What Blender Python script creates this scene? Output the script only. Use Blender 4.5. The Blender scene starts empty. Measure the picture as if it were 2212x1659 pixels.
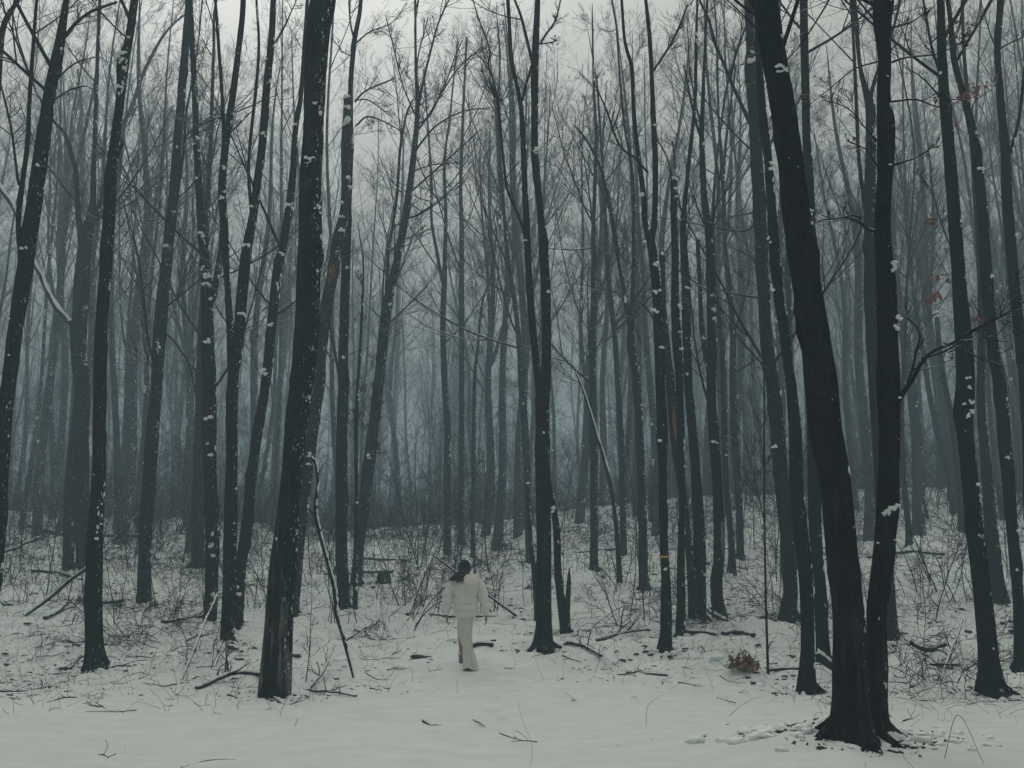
import bpy, bmesh, math
import numpy as np
from math import radians, sin, cos, pi
from mathutils import Vector

# ------------------------------------------------------------ camera, light, air
S = bpy.context.scene
COL = S.collection
DW, DH, F = 2212.0, 1659.0, 2372.0          # picture grid used for measuring bearings
CZ = 1.6
PITCH = math.atan(409.5 / F)
cam_d = bpy.data.cameras.new("camera")
cam = bpy.data.objects.new("camera", cam_d); COL.objects.link(cam)
cam.location = (0, 0, CZ)
cam.rotation_euler = (pi / 2 + PITCH, 0, 0)
cam_d.sensor_width = 36; cam_d.lens = 36 * F / DW
cam_d.clip_start = 0.1; cam_d.clip_end = 2000
S.camera = cam

SUN_EL, SUN_AZ = radians(40), radians(-14)    # behind the cloud, ahead of the camera and a little left
w = bpy.data.worlds.new("World"); S.world = w; w.use_nodes = True
nt = w.node_tree; nt.nodes.clear()
sky = nt.nodes.new('ShaderNodeTexSky'); sky.sky_type = 'NISHITA'; sky.sun_disc = False
sky.sun_elevation = SUN_EL; sky.sun_rotation = SUN_AZ
sky.dust_density = 6.0; sky.air_density = 1.0; sky.ozone_density = 1.0
hs = nt.nodes.new('ShaderNodeHueSaturation'); hs.inputs['Saturation'].default_value = 0.12
cloud = nt.nodes.new('ShaderNodeMix'); cloud.data_type = 'RGBA'; cloud.blend_type = 'MIX'
cloud.inputs[0].default_value = 0.85
cloud.inputs[7].default_value = (6.8, 6.68, 5.9, 1)       # even grey cloud cover
bg = nt.nodes.new('ShaderNodeBackground'); bg.inputs['Strength'].default_value = 0.06
wo = nt.nodes.new('ShaderNodeOutputWorld')
nt.links.new(sky.outputs[0], hs.inputs['Color']); nt.links.new(hs.outputs[0], cloud.inputs[6])
# overcast: the cloud is brighter overhead than near the horizon
tcw = nt.nodes.new('ShaderNodeTexCoord'); sx = nt.nodes.new('ShaderNodeSeparateXYZ'); nt.links.new(tcw.outputs['Generated'], sx.inputs[0])
mrw = nt.nodes.new('ShaderNodeMapRange'); mrw.inputs[1].default_value = 0.0; mrw.inputs[2].default_value = 1.0
mrw.inputs[3].default_value = 0.22; mrw.inputs[4].default_value = 2.0; nt.links.new(sx.outputs['Z'], mrw.inputs[0])
gm = nt.nodes.new('ShaderNodeVectorMath'); gm.operation = 'SCALE'
nt.links.new(cloud.outputs[2], gm.inputs[0]); nt.links.new(mrw.outputs[0], gm.inputs['Scale'])
nt.links.new(gm.outputs[0], bg.inputs['Color']); nt.links.new(bg.outputs[0], wo.inputs[0])

sd = bpy.data.lights.new("sun", 'SUN'); sd.energy = 1.0; sd.angle = radians(40); sd.color = (1.0, 0.97, 0.9)
sun = bpy.data.objects.new("sun", sd); COL.objects.link(sun)
sv = Vector((sin(SUN_AZ) * cos(SUN_EL), cos(SUN_AZ) * cos(SUN_EL), sin(SUN_EL)))
sun.rotation_euler = sv.to_track_quat('Z', 'Y').to_euler(); sun.location = (0, 0, 60)

S.view_settings.view_transform = 'Standard'; S.view_settings.look = 'None'
S.view_settings.gamma = 1.0; S.view_settings.exposure = 0.52
S.render.resolution_x = 1024; S.render.resolution_y = 768
S.render.engine = 'CYCLES'
S.cycles.volume_bounces = 2; S.cycles.max_bounces = 6

HAZE_DENSITY = 0.0076
HAZE_COLOR = (0.43, 0.565, 0.655, 1)

# ------------------------------------------------------------ small tools
RNG = np.random.default_rng(7)

def _hash(ix, iy, seed):
    n = (ix.astype(np.int64) * 374761393 + iy.astype(np.int64) * 668265263 + seed * 974634777) & 0x7fffffff
    n = ((n ^ (n >> 13)) * 1274126177) & 0x7fffffff
    return ((n ^ (n >> 16)) & 0xffff) / 65535.0

def vnoise(x, y, seed=0):
    x = np.asarray(x, float); y = np.asarray(y, float)
    ix = np.floor(x); iy = np.floor(y); fx = x - ix; fy = y - iy
    fx = fx * fx * (3 - 2 * fx); fy = fy * fy * (3 - 2 * fy)
    a = _hash(ix, iy, seed); b = _hash(ix + 1, iy, seed); c = _hash(ix, iy + 1, seed); d = _hash(ix + 1, iy + 1, seed)
    return (a * (1 - fx) + b * fx) * (1 - fy) + (c * (1 - fx) + d * fx) * fy - 0.5

def smooth(a, b, t):
    t = np.clip((t - a) / (b - a), 0, 1); return t * t * (3 - 2 * t)

FOOT = []
for i in range(17):                                    # the walker's trail, coming from the lower middle
    yy = 9.0 + i * 0.56
    if yy < 12: continue
    FOOT.append((-0.05 - 0.045 * (yy - 9) + 0.25 * sin(yy * .5) + (0.1 if i % 2 else -0.1), yy))
MOUND = []      # (x, y, height, radius)

def ground(x, y, detail=True):
    x = np.asarray(x, float); y = np.asarray(y, float)
    u = x / np.maximum(y, 12.0) * 50
    H = np.interp(u, [-60, -23, -15, -8, -2, 3, 8, 23, 60], [4.6, 4.25, 4.0, 3.55, 3.6, 4.3, 5.0, 5.3, 5.6])
    t = np.clip((y - 15.0) / 33.0, 0, 1)
    z = H * (0.25 * t * t + 0.75 * t) * smooth(14, 20, y) + 0.012 * np.clip(y - 48, 0, 200)
    z += 0.10 * vnoise(x / 3.1, y / 3.1, 3) + 0.55 * vnoise(x / 9, y / 9, 4) * smooth(22, 45, y)
    mid = smooth(12.5, 20, y + 2.5 * vnoise(x / 2, y / 2, 9))
    side = smooth(1.2, 3.5, np.abs(x + 0.1 - 0.02 * (y - 9)))
    mid = mid * (0.35 + 0.65 * np.maximum(side, smooth(20, 24, y)))
    z += (0.035 + 0.19 * mid) * vnoise(x / 0.9, y / 0.9, 5)
    z += (0.020 + 0.11 * mid) * vnoise(x / 0.33, y / 0.33, 6)
    z += (0.009 + 0.045 * mid) * vnoise(x / 0.12, y / 0.12, 8)
    z += 0.006 * vnoise(x / 1.3, y / 0.45, 12) + 0.012 * vnoise(x / 0.2 + y, y / 0.2, 13) * (0.5 + vnoise(x / 1.5, y / 1.5, 14))
    for (mx, my, mh, mr) in MOUND:
        d2 = ((x - mx) ** 2 + (y - my) ** 2) / mr ** 2
        z += mh * np.exp(-d2)
    if detail:
        for (fx, fy) in FOOT:
            d2 = ((x - fx) / 0.075) ** 2 + ((y - fy) / 0.15) ** 2
            z += -0.045 * np.exp(-d2 ** 1.5) + 0.012 * np.exp(-(np.sqrt(d2) - 1.5) ** 2 * 6)
    return z

def ray(px, py):
    u = (px - DW / 2) / F; v = (DH / 2 - py) / F
    return np.array([u, cos(PITCH) - v * sin(PITCH), sin(PITCH) + v * cos(PITCH)])

def on_ground(px, py):
    """where a bearing measured in the picture meets the snow"""
    d = ray(px, py); t = 4.0
    while t < 120:
        p = np.array([0, 0, CZ]) + d * t
        if p[2] <= ground(p[0], p[1], False): break
        t += 0.03 if t < 25 else 0.1
    return p

def at(px, py, Y):
    d = ray(px, py); t = Y / d[1]
    return np.array([0, 0, CZ]) + d * t, t / F         # point, metres per picture unit

class Acc:
    def __init__(s): s.v = []; s.q = []; s.t = []; s.n = 0
    def add(s, v, q=None, t=None):
        if q is not None and len(q): s.q.append(np.asarray(q).reshape(-1, 4) + s.n)
        if t is not None and len(t): s.t.append(np.asarray(t).reshape(-1, 3) + s.n)
        s.v.append(np.asarray(v, float).reshape(-1, 3)); s.n += s.v[-1].shape[0]
    def build(s, name, mat, parent=None, smooth_=True, origin=None):
        if s.n == 0: return None
        v = np.concatenate(s.v)
        o = np.zeros(3)
        if parent is not None:
            o = np.array(parent.get('_o', (0, 0, 0)))
        elif origin is not None: o = np.array(origin)
        v = v - o
        q = np.concatenate(s.q) if s.q else np.zeros((0, 4), int)
        t = np.concatenate(s.t) if s.t else np.zeros((0, 3), int)
        me = bpy.data.meshes.new(name)
        me.vertices.add(len(v)); me.vertices.foreach_set('co', v.astype(np.float32).ravel())
        nl = q.size + t.size
        me.loops.add(nl); me.loops.foreach_set('vertex_index', np.concatenate([q.ravel(), t.ravel()]).astype(np.int32))
        me.polygons.add(len(q) + len(t))
        st = np.concatenate([np.arange(len(q)) * 4, q.size + np.arange(len(t)) * 3]).astype(np.int32)
        me.polygons.foreach_set('loop_start', st)
        me.polygons.foreach_set('use_smooth', np.full(len(st), smooth_))
        me.update(calc_edges=True); me.validate()
        me.materials.append(mat)
        ob = bpy.data.objects.new(name, me); COL.objects.link(ob)
        if parent is not None:
            ob.parent = parent
        else:
            ob.location = o
            ob['_o'] = tuple(float(a) for a in o)
        return ob

def thing(name, loc, label=None, cat=None, group=None):
    o = bpy.data.objects.new(name, None); COL.objects.link(o)
    o.location = loc; o['_o'] = tuple(float(a) for a in loc)
    o.empty_display_size = 0.3
    return tag(o, label, cat, group)

def tag(o, label=None, cat=None, group=None, kind=None):
    if label: o['label'] = label
    if cat: o['category'] = cat
    if group: o['group'] = group
    if kind: o['kind'] = kind
    return o

def norm(a): return a / np.maximum(np.linalg.norm(a, axis=-1, keepdims=True), 1e-9)

def frames(pts):
    t = np.gradient(pts, axis=-2); t = norm(t)
    ref = np.zeros_like(t); ref[..., 1] = 1.0
    par = np.abs(t[..., 1]) > 0.93
    ref[par] = (1, 0, 0)
    a = norm(np.cross(ref, t)); b = np.cross(t, a)
    return t, a, b

def tubes(acc, pts, rad, sides=4, close=False, mod=None):
    """pts (P,N,3), rad (P,N); mod (P,N,sides) multiplies the radius"""
    pts = np.asarray(pts, float); rad = np.asarray(rad, float)
    if pts.ndim == 2: pts = pts[None]; rad = rad[None]; mod = None if mod is None else mod[None]
    if close:
        pts = np.concatenate([pts[:, :1], pts, pts[:, -1:]], 1)
        rad = np.concatenate([rad[:, :1] * 0.02, rad, rad[:, -1:] * 0.02], 1)
        if mod is not None: mod = np.concatenate([mod[:, :1], mod, mod[:, -1:]], 1)
        p2 = pts.copy(); d = norm(pts[:, 2] - pts[:, 1]); p2[:, 0] -= d * 1e-4
        d = norm(pts[:, -2] - pts[:, -3]); p2[:, -1] += d * 1e-4
        _, a, b = frames(p2)
        a[:, 0] = a[:, 1]; b[:, 0] = b[:, 1]; a[:, -1] = a[:, -2]; b[:, -1] = b[:, -2]
    else:
        _, a, b = frames(pts)
    P, N, _ = pts.shape
    th = np.arange(sides) * 2 * pi / sides
    r = rad[..., None] * (1 if mod is None else mod)
    r = np.broadcast_to(r, (P, N, sides))
    v = pts[:, :, None, :] + r[..., None] * (np.cos(th)[None, None, :, None] * a[:, :, None, :] + np.sin(th)[None, None, :, None] * b[:, :, None, :])
    i = np.arange(P)[:, None, None] * N * sides + np.arange(N - 1)[None, :, None] * sides
    k = np.arange(sides)[None, None, :]; k2 = (k + 1) % sides
    q = np.stack([i + k, i + k2, i + sides + k2, i + sides + k], -1)
    acc.add(v, q.reshape(-1, 4))

def spline(P, step):
    """Catmull-Rom through rows of P (any columns, first 3 = xyz), resampled"""
    P = np.asarray(P, float)
    if len(P) < 3: P = np.insert(P, 1, (P[0] + P[-1]) / 2, 0)
    E = np.vstack([2 * P[0] - P[1], P, 2 * P[-1] - P[-2]])
    out = []
    for i in range(1, len(E) - 2):
        n = max(1, int(np.linalg.norm(E[i + 1, :3] - E[i, :3]) / step))
        t = (np.arange(n) / n)[:, None]
        a, b, c, d = E[i - 1], E[i], E[i + 1], E[i + 2]
        out.append(0.5 * (2 * b + (c - a) * t + (2 * a - 5 * b + 4 * c - d) * t ** 2 + (3 * b - a - 3 * c + d) * t ** 3))
    out.append(P[-1:]); o = np.vstack(out)
    lo = np.minimum.accumulate  # keep radii positive
    if o.shape[1] > 3: o[:, 3] = np.maximum(o[:, 3], P[:, 3].min() * 0.8)
    return o

_bm = bmesh.new(); bmesh.ops.create_icosphere(_bm, subdivisions=2, radius=1.0)
ICO = np.array([v.co[:] for v in _bm.verts]); ICT = np.array([[v.index for v in f.verts] for f in _bm.faces]); _bm.free()
_bm = bmesh.new(); bmesh.ops.create_icosphere(_bm, subdivisions=1, radius=1.0)
ICO1 = np.array([v.co[:] for v in _bm.verts]); ICT1 = np.array([[v.index for v in f.verts] for f in _bm.faces]); _bm.free()

def blobs(acc, c, n, up, w, h, d, rough=0.3, fine=False, rng=RNG):
    """lumps at c (P,3) flattened along n, taller along up"""
    c = np.atleast_2d(c); n = norm(np.atleast_2d(n)); P = len(c)
    if P == 0: return
    up = np.broadcast_to(np.asarray(up, float), n.shape)
    s = norm(np.cross(up, n)); u = np.cross(n, s)
    V, T = (ICO, ICT) if fine else (ICO1, ICT1)
    m = 1 + rough * (rng.random((P, len(V))) - 0.5) * 2
    L = V[None] * m[..., None]
    w, h, d = [np.broadcast_to(np.asarray(a, float), (P,))[:, None, None] for a in (w, h, d)]
    v = c[:, None] + L[..., 0:1] * w * s[:, None] + L[..., 1:2] * h * u[:, None] + L[..., 2:3] * d * n[:, None]
    acc.add(v, t=(T[None] + (np.arange(P) * len(V))[:, None, None]))

# ------------------------------------------------------------ branching, level by level
def grow(st, dr, ln, r0, r1, nseg, wig, up, rng):
    P = len(st); pts = np.zeros((P, nseg + 1, 3)); pts[:, 0] = st; d = norm(dr)
    step = (np.asarray(ln) / nseg)[:, None]
    drift = rng.normal(0, 1, (P, 3)) * wig * 0.35
    for i in range(nseg):
        d = norm(d + rng.normal(0, 1, (P, 3)) * wig + drift + np.array([0, 0, up]))
        pts[:, i + 1] = pts[:, i] + d * step
    k = np.linspace(0, 1, nseg + 1)[None]
    return pts, np.asarray(r0)[:, None] * (1 - k) + np.asarray(r1)[:, None] * k

def sprout(pts, rad, n, t0, t1, ang, rng, angj=0.25):
    P, N, _ = pts.shape
    t = rng.uniform(t0, t1, (P, n)) * (N - 1); i = np.minimum(t.astype(int), N - 2); f = (t - i)[..., None]
    idx = np.arange(P)[:, None]
    p = pts[idx, i] * (1 - f) + pts[idx, i + 1] * f
    r = rad[idx, i] * (1 - f[..., 0]) + rad[idx, i + 1] * f[..., 0]
    d = norm(pts[idx, i + 1] - pts[idx, i])
    q = norm(np.cross(d, norm(rng.normal(0, 1, (P, n, 3)))))
    a = (ang + rng.normal(0, angj, (P, n)))[..., None]
    dd = d * np.cos(a) + q * np.sin(a)
    return p.reshape(-1, 3), dd.reshape(-1, 3), r.ravel(), (t / (N - 1)).ravel()

def branch_system(acc, st, dr, ln, r0, rng, lev=3, kids=(7, 6, 5), wig=0.10, up=0.05, rmin=0.003, sides=(6, 4, 3, 3), ratio=0.5, segs=(9, 6, 4, 3)):
    for L in range(lev + 1):
        pts, rad = grow(st, dr, ln, r0, np.maximum(r0 * 0.3, rmin), segs[L], wig * (1 + 0.25 * L), up, rng)
        tubes(acc, pts, rad, sides[L])
        if L == lev: break
        k = kids[L]
        p, d, r, t = sprout(pts, rad, k, 0.15, 0.98, 0.66, rng)
        pl = np.repeat(ln, k)
        ln = pl * ratio * (1.15 - 0.65 * t) * rng.uniform(0.6, 1.3, len(t))
        r0 = np.maximum(np.minimum(r * 0.6, 0.012 * ln + rmin), rmin); st = p; dr = d

def trunk_mod(n, sides, rng, rough, h=None, flare=0.0, dist=None):
    th = np.arange(sides) * 2 * pi / sides; s = np.arange(n)[:, None]
    m = np.ones((n, sides))
    for k in (2, 3, 5, 8, 13):
        m += rough / k ** 0.6 * np.sin(k * th[None] + rng.uniform(0, 6.3) + 0.9 * np.sin(s * rng.uniform(.02, .12) + rng.uniform(0, 6)))
    m += rough * 0.7 * (rng.random((n, sides)) - 0.5)
    m *= (1 + rough * 1.2 * np.interp(np.arange(n), np.arange(0, n + 8, 4), rng.normal(0, 1, len(np.arange(0, n + 8, 4)))) * 0.6)[:, None]
    if flare and dist is not None:
        e = np.exp(-dist / 0.22)[:, None]
        lob = 0.55 + 0.75 * np.maximum(0, np.sin(rng.integers(4, 6) * th + rng.uniform(0, 6)))[None]
        m *= 1 + flare * e * lob
    return m

# ------------------------------------------------------------ materials
def new_mat(name):
    m = bpy.data.materials.new(name); m.use_nodes = True
    n = m.node_tree.nodes; b = n['Principled BSDF']
    b.inputs['Roughness'].default_value = 0.9
    b.inputs['Specular IOR Level'].default_value = 0.0
    return m, m.node_tree, b

def math_node(nt, op, a, b=None, clamp=False):
    n = nt.nodes.new('ShaderNodeMath'); n.operation = op; n.use_clamp = clamp
    for i, x in enumerate((a, b)):
        if x is None: continue
        if isinstance(x, (int, float)): n.inputs[i].default_value = x
        else: nt.links.new(x, n.inputs[i])
    return n.outputs[0]

def noise_node(nt, vec, scale, detail=3, rough=0.55, mapping=None):
    if mapping:
        mp = nt.nodes.new('ShaderNodeMapping'); mp.inputs['Scale'].default_value = mapping
        nt.links.new(vec, mp.inputs['Vector']); vec = mp.outputs[0]
    n = nt.nodes.new('ShaderNodeTexNoise'); n.inputs['Scale'].default_value = scale
    n.inputs['Detail'].default_value = detail; n.inputs['Roughness'].default_value = rough
    nt.links.new(vec, n.inputs['Vector']); return n.outputs['Fac']

def ramp(nt, fac, stops):
    r = nt.nodes.new('ShaderNodeValToRGB'); e = r.color_ramp.elements
    while len(e) < len(stops): e.new(0.5)
    for s, (p, c) in zip(e, stops): s.position = p; s.color = (*c, 1)
    nt.links.new(fac, r.inputs[0]); return r.outputs[0]

SNOWC = (0.80, 0.835, 0.83)
def bark_mat(name, dark, light, speck=0.5, top=0.5, moss=0.0, worn=0.0):
    m, nt, b = new_mat(name); L = nt.links.new
    tc = nt.nodes.new('ShaderNodeTexCoord'); co = tc.outputs['Object']
    geo = nt.nodes.new('ShaderNodeNewGeometry')
    n1 = noise_node(nt, co, 1.0, 6, 0.7, (42, 42, 5)); n2 = noise_node(nt, co, 2.3, 3)
    f = math_node(nt, 'ADD', math_node(nt, 'MULTIPLY', n1, 0.65), math_node(nt, 'MULTIPLY', n2, 0.35))
    c = ramp(nt, f, [(0.40, dark), (0.54, tuple((a + b_) / 2 for a, b_ in zip(dark, light))), (0.68, light)])
    if moss:
        mx = nt.nodes.new('ShaderNodeMix'); mx.data_type = 'RGBA'
        mf = math_node(nt, 'MULTIPLY', math_node(nt, 'GREATER_THAN', noise_node(nt, co, 5, 4), 0.56), moss)
        L(mf, mx.inputs[0]); L(c, mx.inputs[6]); mx.inputs[7].default_value = (0.035, 0.05, 0.03, 1); c = mx.outputs[2]
    if worn:        # grey weathered streaks low on the stem
        mx = nt.nodes.new('ShaderNodeMix'); mx.data_type = 'RGBA'
        spz = nt.nodes.new('ShaderNodeSeparateXYZ'); L(co, spz.inputs[0])
        low = nt.nodes.new('ShaderNodeMapRange'); low.inputs[1].default_value = 3.4; low.inputs[2].default_value = 0.8; L(spz.outputs['Z'], low.inputs[0])
        wv = noise_node(nt, co, 1.0, 6, 0.7, (9, 9, 0.9)); wr = nt.nodes.new('ShaderNodeMapRange'); wr.inputs[1].default_value = 0.53; wr.inputs[2].default_value = 0.62
        L(wv, wr.inputs[0]); fine = noise_node(nt, co, 1.0, 4, 0.7, (60, 60, 14))
        L(math_node(nt, 'MULTIPLY', math_node(nt, 'MULTIPLY', wr.outputs[0], low.outputs[0]), math_node(nt, 'MULTIPLY', fine, 1.6 * worn), True), mx.inputs[0])
        L(c, mx.inputs[6]); mx.inputs[7].default_value = (0.17, 0.165, 0.15, 1); c = mx.outputs[2]
    # wind-blown snow caught in the bark, on one side and on anything facing up
    dp = nt.nodes.new('ShaderNodeVectorMath'); dp.operation = 'DOT_PRODUCT'
    L(geo.outputs['Normal'], dp.inputs[0]); dp.inputs[1].default_value = (0.86, -0.42, 0.28)
    ns = noise_node(nt, co, 1.0, 4, 0.62, (30, 30, 13)); nb = noise_node(nt, co, 2.6, 2)
    thr = math_node(nt, 'ADD', ns, math_node(nt, 'ADD', math_node(nt, 'MULTIPLY', dp.outputs['Value'], 0.14), math_node(nt, 'MULTIPLY', nb, 0.22)))
    mr = nt.nodes.new('ShaderNodeMapRange'); mr.inputs[1].default_value = 0.90 - 0.1 * speck; mr.inputs[2].default_value = 0.93 - 0.1 * speck
    L(thr, mr.inputs[0]); spm = mr.outputs[0]
    sp = nt.nodes.new('ShaderNodeSeparateXYZ'); L(geo.outputs['Normal'], sp.inputs[0])
    tp = nt.nodes.new('ShaderNodeMapRange'); tp.inputs[1].default_value = 1.12 - top * 0.5; tp.inputs[2].default_value = 1.17 - top * 0.5
    L(math_node(nt, 'ADD', sp.outputs['Z'], math_node(nt, 'MULTIPLY', math_node(nt, 'SUBTRACT', ns, 0.5), 0.9)), tp.inputs[0])
    sm = math_node(nt, 'MAXIMUM', spm, tp.outputs[0])
    mx = nt.nodes.new('ShaderNodeMix'); mx.data_type = 'RGBA'
    L(sm, mx.inputs[0]); L(c, mx.inputs[6]); mx.inputs[7].default_value = (*SNOWC, 1)
    L(mx.outputs[2], b.inputs['Base Color'])
    bp = nt.nodes.new('ShaderNodeBump'); bp.inputs['Strength'].default_value = 0.9; bp.inputs['Distance'].default_value = 0.035
    L(math_node(nt, 'ADD', n1, sm), bp.inputs['Height']); L(bp.outputs[0], b.inputs['Normal'])
    return m

M = {}
M['bark'] = bark_mat('dark_wet_bark', (0.001, 0.0015, 0.0018), (0.013, 0.015, 0.0155), 0.25, 0.5)
M['bark_bare'] = bark_mat('smooth_dark_bark', (0.0008, 0.0011, 0.0012), (0.022, 0.021, 0.019), 0.02, 0.4, 0.12, 0.2)
M['bark_far'] = bark_mat('haze_greyed_bark', (0.006, 0.008, 0.010), (0.026, 0.032, 0.036), 0.55, 0.5)  # colour lightened so farther trunks look greyed by haze
M['bark_moss'] = bark_mat('mossy_bark', (0.001, 0.0015, 0.0015), (0.030, 0.030, 0.027), 0.42, 0.5, 0.2, 1.0)
M['bark_mist'] = bark_mat('haze_paled_bark', (0.032, 0.038, 0.042), (0.090, 0.102, 0.108), 0.8, 0.5)  # haze fade painted in: bark paled for the distant trees
M['dead'] = bark_mat('dead_wood', (0.008, 0.008, 0.0075), (0.045, 0.038, 0.031), 0.5, 0.5)
M['log'] = bark_mat('snowy_log', (0.010, 0.010, 0.010), (0.04, 0.037, 0.033), 0.3, 1.15)

m, nt, b = new_mat('twig'); M['twig'] = m
geo = nt.nodes.new('ShaderNodeNewGeometry'); sp = nt.nodes.new('ShaderNodeSeparateXYZ'); nt.links.new(geo.outputs['Normal'], sp.inputs[0])
tcn = nt.nodes.new('ShaderNodeTexCoord')
tz = math_node(nt, 'ADD', sp.outputs['Z'], math_node(nt, 'MULTIPLY', noise_node(nt, tcn.outputs['Object'], 9, 2), 0.8))
mx = nt.nodes.new('ShaderNodeMix'); mx.data_type = 'RGBA'
nt.links.new(math_node(nt, 'GREATER_THAN', tz, 1.22), mx.inputs[0])
mx.inputs[6].default_value = (0.010, 0.012, 0.0125, 1); mx.inputs[7].default_value = (*SNOWC, 1)
nt.links.new(mx.outputs[2], b.inputs['Base Color'])

def plain(name, col, rough=0.9, bump=0.0, scale=30, var=0.15, spec=0.15):
    m, nt, b = new_mat(name); b.inputs['Roughness'].default_value = rough; b.inputs['Specular IOR Level'].default_value = spec
    tc = nt.nodes.new('ShaderNodeTexCoord'); n = noise_node(nt, tc.outputs['Object'], scale, 4)
    nt.links.new(ramp(nt, n, [(0.3, tuple(c * (1 - var) for c in col)), (0.7, tuple(min(1, c * (1 + var)) for c in col))]), b.inputs['Base Color'])
    if bump:
        bp = nt.nodes.new('ShaderNodeBump'); bp.inputs['Strength'].default_value = bump; bp.inputs['Distance'].default_value = 0.01
        nt.links.new(n, bp.inputs['Height']); nt.links.new(bp.outputs[0], b.inputs['Normal'])
    return m
M['snow_lump'] = plain('snow_lump', (0.78, 0.82, 0.82), 0.85, 0.3, 40, 0.04)
M['stem'] = plain('brush_stem', (0.014, 0.015, 0.015), 0.9)
M['stalk'] = plain('dry_stalk', (0.06, 0.055, 0.045), 0.9)
M['litter'] = plain('leaf_litter', (0.035, 0.031, 0.026), 0.9, 0, 12, 0.5)
M['oak'] = plain('brown_leaves', (0.20, 0.105, 0.045), 0.8, 0.3, 25, 0.5)
M['red'] = plain('russet_leaves', (0.20, 0.075, 0.042), 0.8, 0, 20, 0.4)
M['wood'] = plain('torn_wood', (0.16, 0.085, 0.05), 0.85, 0.6, 22, 0.5)
M['pale_wood'] = plain('stripped_wood', (0.15, 0.14, 0.12), 0.85, 0.6, 26, 0.4)
M['yellow'] = plain('yellow_paint', (0.55, 0.32, 0.04), 0.7)

# snow-covered ground
m, nt, b = new_mat('snow_ground'); M['snow'] = m; L = nt.links.new
tc = nt.nodes.new('ShaderNodeTexCoord'); co = tc.outputs['Object']
n1 = noise_node(nt, co, 1.0, 6, 0.6, (2.1, 3.0, 1)); n2 = noise_node(nt, co, 30, 7, 0.75); n3 = noise_node(nt, co, 140, 2)
L(ramp(nt, n1, [(0.3, (0.70, 0.745, 0.745)), (0.7, (0.82, 0.85, 0.835))]), b.inputs['Base Color'])
bp = nt.nodes.new('ShaderNodeBump'); bp.inputs['Strength'].default_value = 0.85; bp.inputs['Distance'].default_value = 0.03
L(math_node(nt, 'ADD', math_node(nt, 'MULTIPLY', n2, 0.8), math_node(nt, 'ADD', math_node(nt, 'MULTIPLY', n3, 0.25), n1)), bp.inputs['Height'])
L(bp.outputs[0], b.inputs['Normal']); b.inputs['Roughness'].default_value = 0.8

M['haze_pale'] = plain('haze_paled_twig', (0.085, 0.094, 0.098), 0.9)  # far twigs paled in colour to stand in for thicker haze

# ------------------------------------------------------------ the trees one can tell apart
# p: trunk, from the ground up (picture x, picture y, width), measured on the picture grid
# st: further stems of the same tree; br: limbs; cl: caught lumps of snow (x, y, size)
T = []
def tree(**k): T.append(k)

tree(l='big leaning tree at the left edge, forking near the top of the picture', p=[(-62,1478,40),(-28,1330,35),(-8,1190,32),(3,1000,30),(17,832,30),(50,600,33),(80,400,32),(105,220,26),(125,120,24),(143,0,12)],
     st=[[(45,560,12),(40,475,12),(48,395,11),(58,325,10),(65,200,9),(75,50,7),(80,-10,6)]],
     br=[[(133,85,9),(185,28,7),(250,0,5)],[(42,400,6),(32,290,5),(15,200,4),(0,170,3)],[(110,190,4),(140,150,4),(175,125,3),(215,118,2)],[(116,215,4),(150,185,3),(180,175,2)]], cl=[(55,540,9),(150,690,5),(88,362,7),(25,690,5),(27,770,5)], snow=6)
tree(l='dark leaning trunk half cut off by the upper left corner', p=[(-70,1420,44),(-60,1000,40),(-30,500,28),(-5,150,18),(10,50,12),(40,0,8)], br=[[(5,60,6),(30,30,5),(60,-5,4)]], snow=2)
tree(l='misty twin-stemmed tree holding a snow-covered limb that leans out to the left edge', p=[(178,1225,30),(178,1028,28),(176,827,32),(170,750,34),(178,600,32),(188,500,26),(200,450,15),(203,340,10),(208,200,9),(215,0,7)],
     st=[[(146,1243,25),(150,1078,24),(162,950,22),(172,840,20)],[(176,520,14),(170,470,12),(165,400,12),(162,365,10),(140,290,8),(115,260,6),(75,190,5),(40,90,4)],[(198,500,9),(212,450,8),(225,400,7),(240,360,5),(262,290,4)]],
     br=[[(160,712,14),(150,698,13),(120,661,12),(100,626,11),(83,583,10),(72,555,10),(57,498,10),(37,457,10),(17,423,10),(-3,385,9),(-40,320,8)]], snow=10, limbsnow=[0])
tree(l='straight black tree in front at the left, snow caught on a knot high up', p=[(208,1442,50),(203,1390,38),(202,1300,38),(205,1180,35),(213,1028,29),(216,827,28),(220,702,26),(233,501,25),(237,401,25),(248,301,20),(261,200,19),(266,135,26),(278,90,18),(291,0,16)],
     br=[[(258,335,6),(266,328,6),(278,318,2)],[(250,720,5),(252,640,0.8)]][:1], cl=[(262,122,13),(272,118,10),(265,135,9),(260,192,8),(212,1165,8),(214,1150,6)], snow=9, mat='bark', flare=.7)
tree(l='tall dark tree leaning right beside the straight black one, with few side twigs', p=[(311,1298,30),(313,1200,28),(315,1128,28),(326,977,28),(338,827,24),(346,702,27),(361,552,23),(374,426,22),(384,301,18),(394,175,17),(404,50,14),(407,-20,13)],
     st=[[(376,470,7),(386,400,7),(396,330,6),(403,240,5),(420,150,4),(432,60,3)]],
     br=[[(360,722,4),(375,735,4),(388,757,4),(400,780,4),(410,850,3)],[(386,312,4),(405,290,3),(428,270,3),(470,240,2)],[(352,670,3),(320,640,2),(280,640,2)]], cl=[(363,535,9),(378,460,7),(366,630,5)], snow=7)
tree(l='grey mid-distance tree just left of the snow-plastered double tree', p=[(426,1226,29),(428,1050,26),(430,900,20),(436,700,16),(446,500,12),(455,300,9),(462,100,6)], snow=5)
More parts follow.
